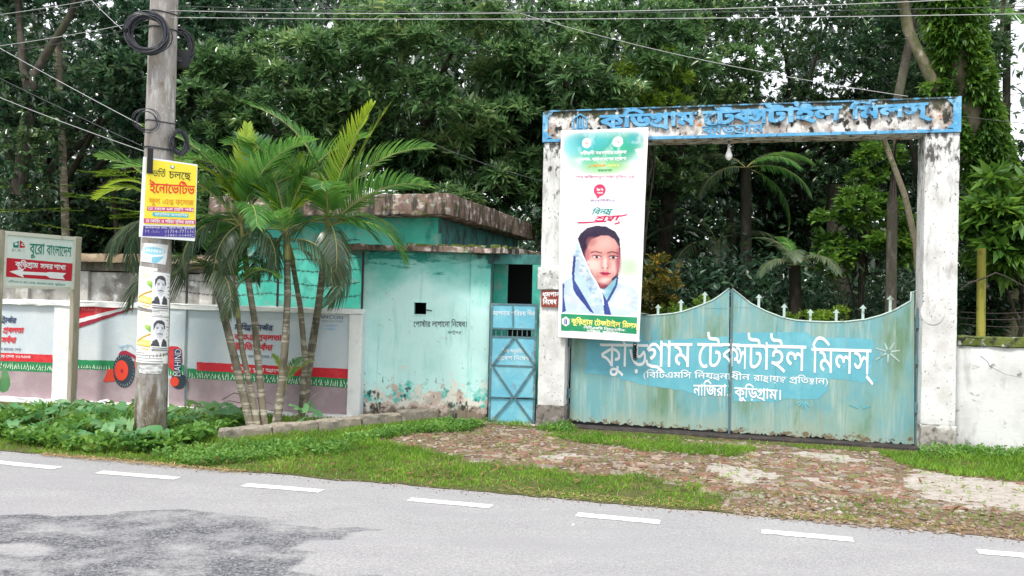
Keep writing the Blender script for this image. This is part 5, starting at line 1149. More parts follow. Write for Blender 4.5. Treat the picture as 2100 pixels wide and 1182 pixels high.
m_frond = leafmat('palm_leaflet', [(0, (.025, .10, .025)), (.5, (.07, .22, .045)), (1, (.17, .36, .07))], rough=.30, trans=.40, pos_scale=1.2, spec=.55)
m_frondy = leafmat('young_palm_leaflet', [(0, (.15, .30, .02)), (.5, (.27, .42, .03)), (1, (.42, .50, .06))], rough=.38, trans=.45)
m_frondd = leafmat('old_palm_leaflet', [(0, (.02, .05, .025)), (.5, (.06, .11, .055)), (1, (.22, .24, .15))], rough=.34, trans=.25, spec=.8)
m_grass = leafmat('grass_blade', [(0, (.06, .15, .015)), (.5, (.14, .30, .025)), (.85, (.26, .42, .05)), (1, (.48, .42, .20))], rough=.6, trans=.35, pos_scale=1.6)
m_weed = leafmat('weed_leaf', [(0, (.04, .13, .025)), (.5, (.11, .27, .045)), (1, (.25, .43, .09))], rough=.5, trans=.35, pos_scale=2)
m_taro = leafmat('broad_leaf', [(0, (.05, .17, .06)), (.5, (.11, .30, .12)), (1, (.30, .45, .20))], rough=.42, trans=.35, pos_scale=2)

# far wood: the mass of dark foliage beyond the compound
def hole_keep(P):
    """thin places in the wood where the bright sky comes through (world positions)"""
    x = P[:, 0]/P[:, 1]; z = (P[:, 2] - EYE)/P[:, 1]; k = rng.random(len(P)); p = np.ones(len(P))
    return k < p
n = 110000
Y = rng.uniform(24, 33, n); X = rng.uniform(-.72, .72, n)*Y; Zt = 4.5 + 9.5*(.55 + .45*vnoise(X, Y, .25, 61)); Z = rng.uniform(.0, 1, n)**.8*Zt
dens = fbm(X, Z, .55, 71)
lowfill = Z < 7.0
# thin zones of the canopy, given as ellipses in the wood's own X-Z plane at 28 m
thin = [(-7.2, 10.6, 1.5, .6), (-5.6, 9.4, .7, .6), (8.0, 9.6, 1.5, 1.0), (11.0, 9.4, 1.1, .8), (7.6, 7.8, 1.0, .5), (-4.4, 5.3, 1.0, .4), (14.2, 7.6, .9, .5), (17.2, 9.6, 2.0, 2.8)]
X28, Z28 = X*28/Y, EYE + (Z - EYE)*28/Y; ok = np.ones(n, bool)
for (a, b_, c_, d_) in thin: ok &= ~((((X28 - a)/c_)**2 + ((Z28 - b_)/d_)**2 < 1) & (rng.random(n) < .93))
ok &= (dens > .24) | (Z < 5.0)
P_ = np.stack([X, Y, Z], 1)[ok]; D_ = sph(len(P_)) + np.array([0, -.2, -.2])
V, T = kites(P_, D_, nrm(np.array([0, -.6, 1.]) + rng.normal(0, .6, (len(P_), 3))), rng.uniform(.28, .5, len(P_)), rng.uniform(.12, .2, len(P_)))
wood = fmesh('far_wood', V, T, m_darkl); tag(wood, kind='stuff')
def undergrowth(n, x0, x1, y0, y1, zmax, L, W, m_, nm):
    Y = rng.uniform(y0, y1, n); X = rng.uniform(x0, x1, n)*Y; Z = rng.random(n)**1.2*zmax*(.5 + .7*vnoise(X, Y, .7, 81)); P_ = np.stack([X, Y, Z], 1)
    V, T = kites(P_, sph(n) + np.array([0, -.2, 0]), nrm(np.array([0, -.3, 1.]) + rng.normal(0, .6, (n, 3))), rng.uniform(.6, 1.2, n)*L, rng.uniform(.6, 1.2, n)*W); return tag(fmesh(nm, V, T, m_), kind='stuff')
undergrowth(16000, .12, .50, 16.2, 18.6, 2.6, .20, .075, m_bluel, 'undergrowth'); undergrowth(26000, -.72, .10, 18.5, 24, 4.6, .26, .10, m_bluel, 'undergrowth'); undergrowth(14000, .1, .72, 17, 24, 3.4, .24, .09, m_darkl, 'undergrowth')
yl_ = mesh('yard_lawn', [(-30, 13.5, .0), (40, 11.8, .0), (40, 120, .35), (-30, 120, .35)], [(0, 1, 2, 3)], M('lawn', (.05, .12, .02), [((.09, .18, .03), .8, .45, .6)], rough=1)); tag(yl_, kind='structure')

def tree(name, label, cat, group, base, top, r0, r1, bark, leaf, parts, seed=0, nl=7):
    o = thing(name, label, cat, tuple(base), 0, group); b = np.array(base, float)
    geo = [crown_geo(np.array(c) - b, *a[:1], *a[1:]) for c, *a in parts]; V, T = join(geo)
    fmesh('crown', V, T, leaf, o)
    if r0:
        rnd = random.Random(seed); ends = []
        for c, *a in parts:
            for _ in range(nl): ends.append(tuple(np.array(c) - b + np.array([rnd.uniform(-.6, .6)*a[0][0], rnd.uniform(-.5, .3)*a[0][1], rnd.uniform(-.5, .5)*a[0][2]])))
        mb_ = MB(); limbs(mb_, (0, 0, -.1), tuple(np.array(top) - b), r0, r1, ends, seed); mb_.build('trunk', bark, o, True)
    return o
# (centre, radii, puffs, whorls per puff, puff radius, leaves, length, width, droop)
MG = 'mango trees behind the guard house'
tree('mango_tree', 'mango tree with drooping leaf whorls directly above the guard house roof', 'tree', MG, (-1.6, 17.5, 0), (-1.9, 17.2, 6), .26, .14, m_bark, m_mango,
     [((-1.8, 16.6, 6.0), (2.5, 1.8, 1.9), 92, 24, .40, 10, .25, .060, .45), ((-.9, 16.8, 3.9), (1.9, 1.4, 1.0), 44, 24, .38, 10, .25, .06, .5)], 1)
tree('mango_tree', 'mango tree rising behind the areca palms, right of the utility pole', 'tree', MG, (-4.6, 17.8, 0), (-4.4, 17.4, 5.6), .24, .12, m_bark, m_mango,
     [((-4.6, 16.6, 5.6), (2.0, 1.6, 1.7), 64, 24, .38, 10, .22, .06, .3), ((-4.8, 16.2, 3.6), (1.9, 1.3, 1.0), 44, 24, .38, 10, .22, .06, .4)], 2)
tree('mango_tree', 'mango tree over the left end of the gate lintel', 'tree', MG, (1.2, 17.6, 0), (1.4, 17.2, 6.2), .26, .14, m_bark, m_mango,
     [((1.6, 16.6, 6.2), (2.2, 1.7, 1.7), 74, 24, .40, 10, .24, .058, .4), ((1.0, 17.0, 4.2), (1.6, 1.4, 1.2), 40, 24, .38, 10, .24, .058, .45)], 3)
tree('broadleaf_tree', 'large dark tree with a forked trunk filling the upper left corner', 'tree', None, (-10.6, 18.5, 0), (-10.3, 18.2, 4.6), .20, .10, m_bark, m_bluel,
     [((-9.3, 16.6, 6.4), (3.0, 1.5, 1.9), 96, 32, .52, 8, .17, .075, .2), ((-6.6, 18.2, 7.4), (2.0, 1.2, 1.2), 40, 30, .52, 8, .17, .07, .2), ((-6.9, 17.6, 5.0), (1.7, 1.5, 2.0), 46, 30, .50, 8, .17, .07, .2), ((-10.2, 18.6, 3.2), (2.6, 1.2, 1.2), 40, 28, .50, 8, .17, .075, .2)], 4, nl=3)
tree('broadleaf_tree', 'lower dark tree with rounded crown behind the direction sign', 'tree', None, (-8.2, 20, 0), (-8.2, 19.8, 3), .16, .10, m_bark, m_darkl,
     [((-8.2, 18.8, 3.0), (2.6, 1.4, 1.3), 48, 26, .52, 8, .17, .08, .2)], 5)
tree('broadleaf_tree', 'green tree above the middle of the gate lintel with a bright light green spray', 'tree', None, (3.6, 19.5, 0), (3.6, 19.3, 7), .22, .12, m_bark, m_mango,
     [((3.3, 18.0, 7.2), (2.0, 1.6, 1.6), 48, 30, .50, 9, .17, .055, .3), ((3.2, 18.4, 4.9), (1.4, 1.2, 1.1), 26, 26, .42, 9, .17, .055, .3)], 6)
tree('broadleaf_tree', 'thin dark canopy tree with sky showing through above the gate lettering', 'tree', None, (6.8, 21, 0), (6.6, 20.8, 6.5), .2, .12, m_bark, m_darkl,
     [((6.9, 19.6, 7.7), (4.2, 1.8, 1.9), 96, 26, .54, 8, .15, .055, .2), ((8.3, 19.8, 5.9), (2.0, 1.5, 1.2), 22, 22, .50, 8, .17, .07, .2)], 7)
tree('broadleaf_tree', 'dark tree crown just right of the gate opening behind the column', 'tree', None, (8.8, 17.5, 0), (8.8, 17.4, 5.4), .18, .10, m_bark, m_darkl,
     [((8.0, 16.6, 6.9), (1.5, 1.2, 1.3), 34, 24, .48, 8, .17, .07, .2), ((10.0, 17.5, 3.7), (1.6, 1.3, 1.3), 34, 26, .5, 8, .17, .07, .2)], 8)
tree('broadleaf_tree', 'dark evergreen mass seen through the left half of the gate opening', 'tree', None, (3.3, 22, 0), (3.3, 21.8, 4.5), .2, .12, m_bark, m_bluel,
     [((3.2, 20.5, 4.9), (2.3, 1.5, 1.5), 54, 26, .52, 9, .16, .05, .3), ((4.6, 21.5, 3.0), (2.2, 1.2, 1.3), 36, 24, .5, 9, .16, .06, .3)], 9)
tree('broadleaf_tree', 'dark tree mass seen through the right half of the gate opening', 'tree', None, (7.6, 22, 0), (7.4, 21.8, 5), .30, .22, m_bark, m_darkl,
     [((6.9, 19.6, 5.0), (2.4, 1.4, 1.5), 70, 26, .52, 8, .17, .07, .25), ((6.8, 20.6, 3.0), (2.2, 1.2, 1.1), 44, 26, .52, 8, .17, .07, .25)], 10, nl=4)
tree('bright_sapling', 'bright yellow green leaf spray hanging above the gate lintel', 'tree', None, (2.6, 17, 0), (2.55, 16.2, 5.0), .05, .03, m_bark, m_brightl,
     [((2.55, 15.8, 5.9), (.62, .5, .75), 12, 22, .30, 8, .15, .06, .2)], 11, nl=4)
tree('bright_sapling', 'bright leafy sapling through the gate left of the right column', 'tree', None, (6.9, 16.4, 0), (6.8, 16.2, 2.6), .05, .03, m_bark, m_vinel,
     [((6.75, 15.9, 3.1), (.9, .6, .8), 20, 20, .30, 7, .19, .085, .2), ((7.0, 16.1, 4.5), (.5, .4, .4), 6, 16, .26, 7, .17, .08, .2)], 12, nl=4)
tree('croton_bush', 'orange and yellow croton bush just right of the banner behind the gate', 'bush', None, (2.62, 15.5, 0), (2.62, 15.4, 1.2), .04, .03, m_bark, m_croton,
     [((2.62, 15.2, 2.0), (.34, .3, .7), 12, 18, .24, 8, .12, .045, .1)], 13, nl=4)
tree('hedge_bush', 'yellow green hedge bush just above the left gate leaf', 'bush', None, (3.1, 14.6, 0), (3.1, 14.6, .8), .03, .02, m_bark, m_brightl,
     [((3.2, 14.5, 1.50), (.60, .3, .30), 16, 20, .18, 8, .08, .035, .1), ((5.1, 14.6, 1.35), (.45, .3, .30), 10, 18, .18, 8, .08, .035, .1), ((5.9, 14.9, 1.55), (.3, .3, .3), 7, 16, .16, 8, .09, .04, .1)], 14, nl=3)
# feathery bright branches left of the pole (layered sprays)
o = thing('feathery_tree', 'tree with flat bright green feathery sprays left of the utility pole', 'tree', (-7.6, 15.6, 0)); Vs = []
for k in range(26):
    x = rng.uniform(-1.5, 1.2); z = rng.choice([2.95, 3.2, 3.45, 3.7, 3.95]) + rng.normal(0, .05); L = rng.uniform(.5, 1.0); a = rng.uniform(-.5, .5) + (0 if rng.random() < .5 else PI); dv = np.array([math.cos(a), math.sin(a)*.6 - .3, -.12]); m_ = 46
    t_ = np.linspace(.05, 1, m_); C = np.array([x, rng.uniform(-.5, .4), z]) + dv*t_[:, None]*L; sd_ = np.where(np.arange(m_) % 2, 1, -1)[:, None]*np.array([-dv[1], dv[0], 0]); Vs.append(kites(C, sd_ + dv*.6 + rng.normal(0, .12, (m_, 3)), np.tile([0, 0, 1.], (m_, 1)) + rng.normal(0, .2, (m_, 3)), rng.uniform(.10, .17, m_), np.full(m_, .035)))
V, T = join(Vs); fmesh('crown', V, T, m_brightl, o); MB().tube([(0, .3, -.1), (.1, .3, 2), (-.1, .2, 3.9)], [.07, .06, .03], 7).build('trunk', m_bark, o, True)
# forked trunk visible at the upper left
fo = thing('forked_trunk', 'mossy forked tree trunk rising at the far left', 'tree trunk', (0, 0, 0))
def at_(L): return [atd(x, y, z) for x, y, z in L]
MB().tube(at_([(35, 400, 15.0), (48, 320, 15), (56, 240, 15), (60, 190, 15)]), [.14, .12, .11, .10], 9).build('trunk', m_bark, fo, True)
MB().tube(at_([(60, 195, 15), (48, 140, 15), (42, 70, 15), (36, -20, 15)]), [.08, .07, .06, .05], 8).build('limb', m_bark, fo, True); MB().tube(at_([(60, 195, 15), (78, 140, 15), (105, 95, 15), (140, 40, 15), (165, -20, 15)]), [.08, .075, .07, .06, .05], 8).build('limb', m_bark, fo, True)
V, T = whorls(np.array([tuple(v) for v in at_([(rng.uniform(0, 120), rng.uniform(150, 420), rng.uniform(14.6, 15.4)) for _ in range(260)])]), sph(260) + np.array([0, 0, .4]), 7, .14, .06); fmesh('creeper_leaves', V, T, m_darkl, fo)
at_s = thing('areca_nut_palm', 'slender pale straight palm trunk between the far left trees', 'tree', (0, 0, 0)); pts = at_([(137, 540, 16), (133, 420, 16), (128, 300, 16), (122, 180, 16), (120, 100, 16), (118, 60, 16)])
MB().tube(pts, [.075, .072, .07, .066, .064, .06], 9).build('trunk', m_palmtr, at_s, True)

# vine-covered leaning tree at the right
vt = thing('vine_covered_tree', 'leaning tree trunk wrapped in green climbing vines right of the gate', 'tree', (0, 0, 0))
P0 = at_([(1940, -60, 12.4), (1952, 60, 12.5), (1975, 180, 12.7), (2005, 290, 12.9), (2035, 390, 13.1), (2060, 520, 13.3), (2075, 740, 13.6)])
MB().tube(P0, [.20, .20, .21, .22, .23, .24, .27], 12).build('trunk', m_barkp, vt, True)
def along(P, n, r, up=0):
    P = np.array([tuple(p) for p in P]); t_ = rng.random(n)*(len(P) - 1); i = t_.astype(int); f = (t_ - i)[:, None]; C = P[i]*(1 - f) + P[i + 1]*f; a = rng.uniform(-.2, PI + .2, n); o_ = np.stack([np.cos(a), -np.sin(a), np.zeros(n)], 1); return C + o_*np.array(r).reshape(-1, 1), o_
n = 3400; C, o_ = along(P0[:5], n, rng.uniform(.20, .42, n)); side = vnoise(C[:, 0]*3, C[:, 2]*1, 1.3, 91); keep = (side > .30) | (np.abs(o_[:, 0]) > .75); C, o_ = C[keep], o_[keep]
V, T = whorls(C, o_ + np.array([0, 0, -.1]), 4, .13, .05, .8, .9); fmesh('vine_leaves', V, T, m_vinel, vt)
b2 = at_([(1848, -40, 12.6), (1862, 60, 12.6), (1885, 110, 12.6), (1915, 170, 12.6), (1945, 250, 12.7), (1985, 330, 12.8)]); MB().tube(b2, [.085, .08, .08, .085, .085, .09], 9).build('limb', m_barkp, vt, True)
n = 260; C, o_ = along(b2[3:], n, rng.uniform(.07, .2, n)); V, T = whorls(C, o_, 5, .12, .05, .6); fmesh('vine_leaves', V, T, m_vinel, vt)
# broad pinnate foliage hanging beside the column
bs = tree('broadleaf_sapling', 'sapling with long drooping bright leaves beside the right column', 'tree', None, (7.6, 12.4, 0), (7.7, 12.5, 3.0), .05, .03, m_bark, m_vinel, [((7.35, 12.0, 3.2), (.65, .4, .4), 12, 10, .26, 8, .32, .10, .75), ((7.3, 12.0, 2.7), (.66, .4, .45), 14, 10, .28, 8, .30, .10, .7)], 21, nl=4)
tree('broadleaf_sapling', 'dark shrub growing behind the white wall at the right edge', 'bush', None, (8.0, 13.8, 0), (8.0, 13.8, 1.6), .05, .03, m_bark, m_darkl, [((7.9, 13.6, 2.1), (.95, .6, .75), 26, 18, .34, 7, .20, .07, .4)], 22, nl=4)
# thin trunks
for lab, pts, r_, m_ in (('slim leaning trunk crossing the gate opening near the right column', [(1800, 250, 13.6), (1825, 320, 13.6), (1855, 400, 13.6), (1878, 500, 13.7), (1888, 610, 13.8), (1892, 720, 14)], .052, m_barkp), ('thick dark trunk through the gate right of the drooping fronds', [(1712, 380, 18), (1715, 480, 18), (1722, 560, 18), (1728, 700, 18)], .22, m_bark),
                         ('tall bare palm trunk against the sky at the right edge', [(2012, -40, 17), (2014, 150, 17), (2022, 400, 17), (2026, 720, 17)], .085, m_bark), ('thin crooked trunk against the bright sky right of the vines', [(2060, -30, 17.5), (2052, 90, 17.5), (2042, 200, 17.5), (2050, 330, 17.5), (2055, 700, 17.5)], .05, m_bark),
                         ('dark sloping trunk behind the lintel beside the vine tree', [(1880, 20, 15), (1858, 120, 15), (1838, 220, 15), (1830, 420, 15), (1826, 700, 15)], .085, m_bark), ('pale slim trunk deep in the compound right of centre', [(1612, 480, 19), (1618, 560, 19), (1624, 690, 19)], .035, m_bark),
                         ('thin upright trunk deep in the gate opening, far right', [(1800, 480, 20), (1798, 690, 20)], .07, m_bark), ('narrow dark trunk behind the left gate leaf peak', [(1500, 430, 19), (1497, 560, 19), (1500, 690, 19)], .13, m_bark)):
    o = thing('tree_trunk', lab, 'tree trunk', (0, 0, 0), 0, 'bare trunks behind the gate'); q = at_(pts); MB().tube(q, [r_*(.8 + .35*i/(len(q) - 1)) for i in range(len(q))], 9).build('trunk', m_, o, True)

# ------------------------------------------------------------------ palms
def frond_mesh(L, sag, lf, mat, nleaf=30, wid=.028, hang=.25, vee=.5, seed=0, spread=1.0):
    """feather leaf: starts along +X rising, bends down; leaflets in two rows"""
    r = np.random.default_rng(seed); t_ = np.linspace(0, 1, 15); ang = sag[0] + (sag[1] - sag[0])*t_**1.15
    dx = np.cos(ang)*L/14; dz = np.sin(ang)*L/14; X = np.concatenate([[0], np.cumsum(dx[:-1])]); Z = np.concatenate([[0], np.cumsum(dz[:-1])]); 
    mb_ = MB(); mb_.tube([(x, 0, z) for x, z in zip(X, Z)], [.013*(1 - .8*q) for q in t_], 5); V0 = np.array(mb_.V); F0 = []
    for f in mb_.F:
        for i in range(1, len(f) - 1): F0.append((f[0], f[i], f[i + 1]))
    parts = [(V0, np.array(F0))]; V = []; T = []; b = 0
    for k in range(nleaf):
        q = .16 + .83*k/(nleaf - 1); c = np.array([np.interp(q, t_, X), 0, np.interp(q, t_, Z)]); a = np.interp(q, t_, ang); fw = np.array([math.cos(a), 0, math.sin(a)]); upv = np.array([-math.sin(a), 0, math.cos(a)])
        ll = lf*math.sin(PI*(.16 + .80*q))**.55*(1 - .35*q)*r.uniform(.88, 1.08)
        for s in (-1, 1):
            d = nrm(fw*(.55 + .5*q) + np.array([0, s*spread, 0]) + upv*vee + r.normal(0, .06, 3)); w_ = wid*r.uniform(.8, 1.15); sd_ = nrm(np.cross(d, upv)); pts = []
            for j, (u_, h_) in enumerate(((0, 0), (.35, .05), (.7, .45), (1, 1))): pts.append((c + d*ll*u_ + np.array([0, 0, -1])*ll*hang*h_, w_*(.5, 1, .75, .05)[j]))
            for p, ww in pts: V += [p + sd_*ww/2, p - sd_*ww/2]
            for j in range(3): T += [(b + 2*j, b + 2*j + 1, b + 2*j + 3), (b + 2*j, b + 2*j + 3, b + 2*j + 2)]
            b += 8
    parts.append((np.array(V), np.array(T))); V, T = join(parts)
    me = fmesh('frond_src', V, T, mat); d_ = me.data; d_.materials.append(m_vein); mi = np.zeros(len(T), np.int32); mi[:len(F0)] = 1; d_.polygons.foreach_set('material_index', mi); bpy.data.objects.remove(me); return d_
FR = {'up': [frond_mesh(1.25, (rad(18), rad(-55)), .42, m_frond, 42, hang=.24, seed=s, wid=.024) for s in (1, 2)], 'arch': [frond_mesh(1.15, (rad(10), rad(-95)), .40, m_frond, 42, hang=.42, seed=s, vee=.3, wid=.024) for s in (3, 4)],
      'old': [frond_mesh(1.15, (rad(0), rad(-115)), .42, m_frondd, 42, hang=.75, seed=s, vee=.05, wid=.022) for s in (5, 6)], 'young': [frond_mesh(1.2, (rad(0), rad(-25)), .34, m_frondy, 34, hang=.10, seed=7, vee=.55, spread=.55)],
      'youngarch': [frond_mesh(1.15, (rad(15), rad(-105)), .36, m_frondy, 36, hang=.35, seed=s, vee=.35) for s in (11, 12)],
      'spear': [frond_mesh(1.05, (rad(0), rad(-10)), .26, m_frondy, 30, hang=.0, seed=8, vee=.05, spread=.16, wid=.024)],
      'coco': [frond_mesh(2.1, (rad(15), rad(-75)), .55, m_frondd, 44, wid=.035, hang=.45, seed=9, vee=.15)], 'cocog': [frond_mesh(2.0, (rad(15), rad(-70)), .52, m_frond, 44, wid=.035, hang=.45, seed=10, vee=.15)]}
def put_frond(par, kind, loc, az, el, sc_=1., roll=0.):
    if par.name.startswith('areca'): sc_ *= 1.42
    if par.name.startswith('coconut'): sc_ *= 1.35
    me = random.choice(FR[kind]); o = bpy.data.objects.new('frond', me); COL.objects.link(o); o.parent = par; o.location = loc
    o.rotation_mode = 'QUATERNION'; o.rotation_quaternion = (Matrix.Rotation(az, 4, 'Z') @ Matrix.Rotation(-el, 4, 'Y') @ Matrix.Rotation(roll, 4, 'X')).to_quaternion(); o.scale = (sc_,)*3; return o
def areca(label, pts, Y0, r0, fronds, shaft=.45, grp='areca palms in the clump by the kerb', Ytop=None):
    base = Vector(gnd(*pts[0])).to_3d(); Yb = base.y; P = [base] + [atd(x, y, Yb + (Y0 - Yb)*(i + 1)/len(pts[1:])) for i, (x, y) in enumerate(pts[1:])]
    o = thing('areca_palm', label, 'palm', tuple(base), 0, grp); L = [p - base for p in P]; L[0].z = -.05
    MB().tube(L, [r0*(1.15 - .35*i/(len(L) - 1)) for i in range(len(L))], 9).build('trunk', m_palmtr, o, True)
    top = L[-1]; d = (L[-1] - L[-2]).normalized(); tt = top + d*shaft; MB().tube([top - d*.02, top + d*shaft*.15, top + d*shaft*.6, tt], [r0*.9, r0*1.05, r0*.75, r0*.4], 9).build('crownshaft', m_palmgr, o, True)
    for kind, az, el, sc_ in fronds: put_frond(o, kind, tt - d*(.0 if kind in ('spear', 'young') else random.uniform(.02, .2)), rad(az), rad(el), sc_, rad(random.uniform(-25, 25)))
    return o
# azimuth: 0 = right, 180 = left, 270 = toward the camera
areca('areca palm at the right of the clump with a bright upright spear leaf', [(619, 858), (634, 746), (652, 634), (664, 540), (668, 500)], 10.9, .052,
      [('spear', 20, 68, 1.15), ('young', 340, 76, .9), ('up', 165, 66, 1.15), ('up', 175, 48, 1.0), ('youngarch', 150, 72, .95), ('up', 10, 52, 1.0), ('up', 350, 34, .9), ('arch', 280, 55, .8), ('arch', 350, 12, .78), ('arch', 30, 30, .75), ('old', 330, -35, .72), ('old', 200, 5, .7), ('old', 300, -20, .6), ('up', 120, 50, .8)], .42)
areca('areca palm leaning left from the right pair of the clump', [(617, 862), (626, 740), (616, 630), (600, 540)], 11.0, .040, [('arch', 190, 25, .6), ('old', 20, 5, .45), ('old', 200, 0, .45), ('up', 100, 55, .5)], .3)
areca('straight areca palm in the middle of the clump', [(563, 886), (578, 790), (586, 690), (590, 600), (589, 530)], 10.5, .050,
      [('up', 150, 68, 1.05), ('up', 195, 45, 1.0), ('youngarch', 185, 62, .85), ('youngarch', 15, 62, .8), ('up', 20, 66, .95), ('arch', 20, 35, .8), ('old', 345, 10, .6), ('old', 205, 5, .78), ('arch', 180, 30, .8), ('arch', 260, 50, .55), ('young', 80, 76, .65), ('up', 60, 55, .75), ('old', 160, -15, .5)], .40)
areca('areca palm with pale trunk left of the clump centre', [(545, 888), (533, 780), (522, 655), (508, 570), (500, 505)], 10.4, .042,
      [('up', 175, 58, 1.05), ('youngarch', 170, 66, .95), ('up', 195, 38, .95), ('up', 60, 66, .95), ('up', 340, 58, .85), ('up', 20, 48, .75), ('arch', 200, 18, .8), ('arch', 300, 30, .7), ('old', 340, -5, .6), ('old', 215, 0, .75), ('old', 250, -20, .6), ('young', 95, 80, .8)], .36)
areca('leftmost leaning areca palm of the clump, drooping grey fronds', [(520, 889), (487, 760), (455, 630), (440, 580)], 10.2, .048,
      [('old', 180, 20, .8), ('old', 200, 0, .72), ('arch', 160, 40, .6), ('arch', 10, 35, .5), ('old', 330, -10, .5), ('up', 100, 60, .6)], .28)
areca('short green areca palm between the leaning trunks', [(533, 890), (515, 800), (497, 720), (488, 650)], 10.3, .036, [('up', 95, 74, .55), ('arch', 200, 60, .5), ('young', 60, 80, .45), ('arch', 340, 50, .5)], .42)
areca('areca palm hidden behind the utility pole with a bright arching frond', [(335, 870), (332, 760), (330, 640), (332, 540), (334, 470)], 10.9, .045,
      [('youngarch', 178, 52, .66), ('youngarch', 200, 60, .55), ('up', 160, 48, .75), ('old', 185, 8, .62), ('old', 172, -15, .6), ('arch', 10, 40, .5), ('old', 350, 0, .5), ('up', 60, 60, .7)], .3, 'areca palms in the clump by the kerb')
areca('young areca shoot low in the clump before the painted wall', [(570, 888), (578, 830), (584, 800)], 10.6, .018, [('young', 20, 50, .26), ('young', 150, 60, .26), ('up', 60, 60, .28)], .12)
cp = 'coconut palms inside the compound'
def coco(label, x, ytop, Y, fronds, tall=True):
    top = atd(x, ytop, Y); base = Vector((top.x, top.y, 0)); o = thing('coconut_palm', label, 'palm', tuple(base), 0, cp); L = [(0, 0, -.1), (.05, 0, top.z*.5), (0, 0, top.z)]
    MB().tube(L, [.16, .12, .11], 9).build('trunk', m_bark, o, True)
    for kind, az, el, sc_ in fronds: put_frond(o, kind, (0, 0, top.z), rad(az), rad(el), sc_, rad(random.uniform(-20, 20)))
coco('tall coconut palm with hanging fronds in the middle of the gate opening', 1530, 345, 17.5, [('coco', 180, 25, .5), ('cocog', 330, -5, .6), ('cocog', 345, -35, .65), ('coco', 200, -10, .5), ('cocog', 310, 15, .5), ('coco', 20, 30, .5), ('coco', 140, 30, .5), ('cocog', 350, 25, .55)])
coco('coconut palm with one large frond drooping over the gate spears', 1630, 545, 16.2, [('coco', 325, 20, .48), ('coco', 215, 10, .42), ('coco', 340, -15, .45), ('coco', 290, 15, .5), ('coco', 250, 25, .45), ('coco', 160, 55, .4), ('cocog', 100, 60, .4)])
coco('yellowing coconut palm left of centre deep in the compound', 1470, 500, 18.5, [('coco', 190, 25, .65), ('coco', 215, -5, .65), ('coco', 170, 55, .5), ('coco', 330, 20, .6), ('coco', 20, 45, .55), ('coco', 260, 0, .5), ('coco', 180, -30, .55)])
coco('coconut palm crown against the sky above the right end of the lintel', 1905, 60, 21, [('cocog', a, e, .9) for a, e in ((180, 30), (200, 0), (340, 20), (0, -10), (260, 20), (60, 50), (140, 40), (220, -40), (320, -40))])
coco('far coconut palm silhouette in the upper right sky', 2065, 20, 26, [('coco', a, e, .8) for a, e in ((180, 30), (200, -10), (340, 20), (0, -10), (260, 20), (60, 50), (140, 40), (300, -40))])

# ------------------------------------------------------------------ grass, weeds, broad-leaved plants
def frame_uv(X, Y): return (X - RF.o[0])*RF.ux[0] + (Y - RF.o[1])*RF.ux[1], (X - RF.o[0])*RF.uy[0] + (Y - RF.o[1])*RF.uy[1]
n = 190000; U = rng.uniform(-8, 7.6, n); Vv = rng.uniform(-.14, 4.6, n); X = RF.o[0] + U*RF.ux[0] + Vv*RF.uy[0]; Y = RF.o[1] + U*RF.ux[1] + Vv*RF.uy[1]
edge = (vnoise(U, U*0, 1.6, 12) - .5)*.12; ok = (Vv > edge - .02 - .10*np.clip(fbm(U, Vv, 6, 171) - .45, 0, 1)*2*rng.random(n)); s_ = soilw(X, Y); sa = sandw(X, Y)
g_in = in_poly(X, Y, grass_in) | in_poly(X, Y, grass_r)
pd = np.clip(1 - s_*1.6 - sa, 0, 1); pd = np.where(s_ > .3, pd*.5 + .10*(fbm(X, Y, 3, 99) > .53) + .28*(in_poly(X, Y, soil2))*(fbm(X, Y, 4, 98) > .45), pd)*(1 - sa); pd = pd*np.clip(-.25 + 2.1*fbm(X, Y, 2.6, 101), .12, 1)
inside = (X/Y > -.68) & (X/Y < .68)
# nothing grows inside the buildings
def uvf(fr, X, Y): return (X - fr.o[0])*fr.ux[0] + (Y - fr.o[1])*fr.ux[1], (X - fr.o[0])*fr.uy[0] + (Y - fr.o[1])*fr.uy[1]
_, mv = uvf(MF, X, Y); _, gv = uvf(GF, X, Y); _, wv = uvf(WF, X, Y); bld = ((X < -2.05) & (mv > -.10)) | ((X >= -2.05) & (X < .3) & (Y > 11.45)) | ((X >= .3) & (X < 5.4) & (gv > -.02 - .36*(X > .9))) | ((X >= 5.4) & (wv > -.01))
ok &= inside & ~bld & (rng.random(n) < pd)
X, Y, U, Vv, s_ = X[ok], Y[ok], U[ok], Vv[ok], s_[ok]; n = len(X); Zg = height(X, Y)
tall = .022 + .045*fbm(X, Y, 2.2, 111)**1.5 + .03*np.clip(Vv - .25, 0, 1)*np.clip(1 - s_*2, 0, 1); near_wall = np.clip((Vv - 2.2), 0, 1)*.012*(X > 5.2)
hh = (tall + near_wall)*rng.uniform(.6, 1.5, n); D_ = np.stack([rng.normal(0, .42, n), rng.normal(0, .42, n), np.ones(n)], 1)
V, T = kites(np.stack([X, Y, Zg - .004], 1), D_, sph(n)*[1, 1, .1], hh, rng.uniform(.006, .012, n), fold=.1, droop=rng.uniform(0, .3, (n, 1)))
gr = fmesh('grass', V, T, m_grass); tag(gr, kind='stuff')
def scatter(n, poly, edge=.0):
    P = np.array(poly); lo, hi = P.min(0), P.max(0); out = []
    while len(out) < n:
        c_ = rng.uniform(lo, hi, (n*2, 2)); m_ = in_poly(c_[:, 0], c_[:, 1], poly); out += list(c_[m_])
    return np.array(out[:n])
wp_ = G([(-60, 865), (200, 850), (420, 862), (520, 872), (480, 890), (440, 905), (400, 925), (330, 935), (200, 935), (-60, 905)])
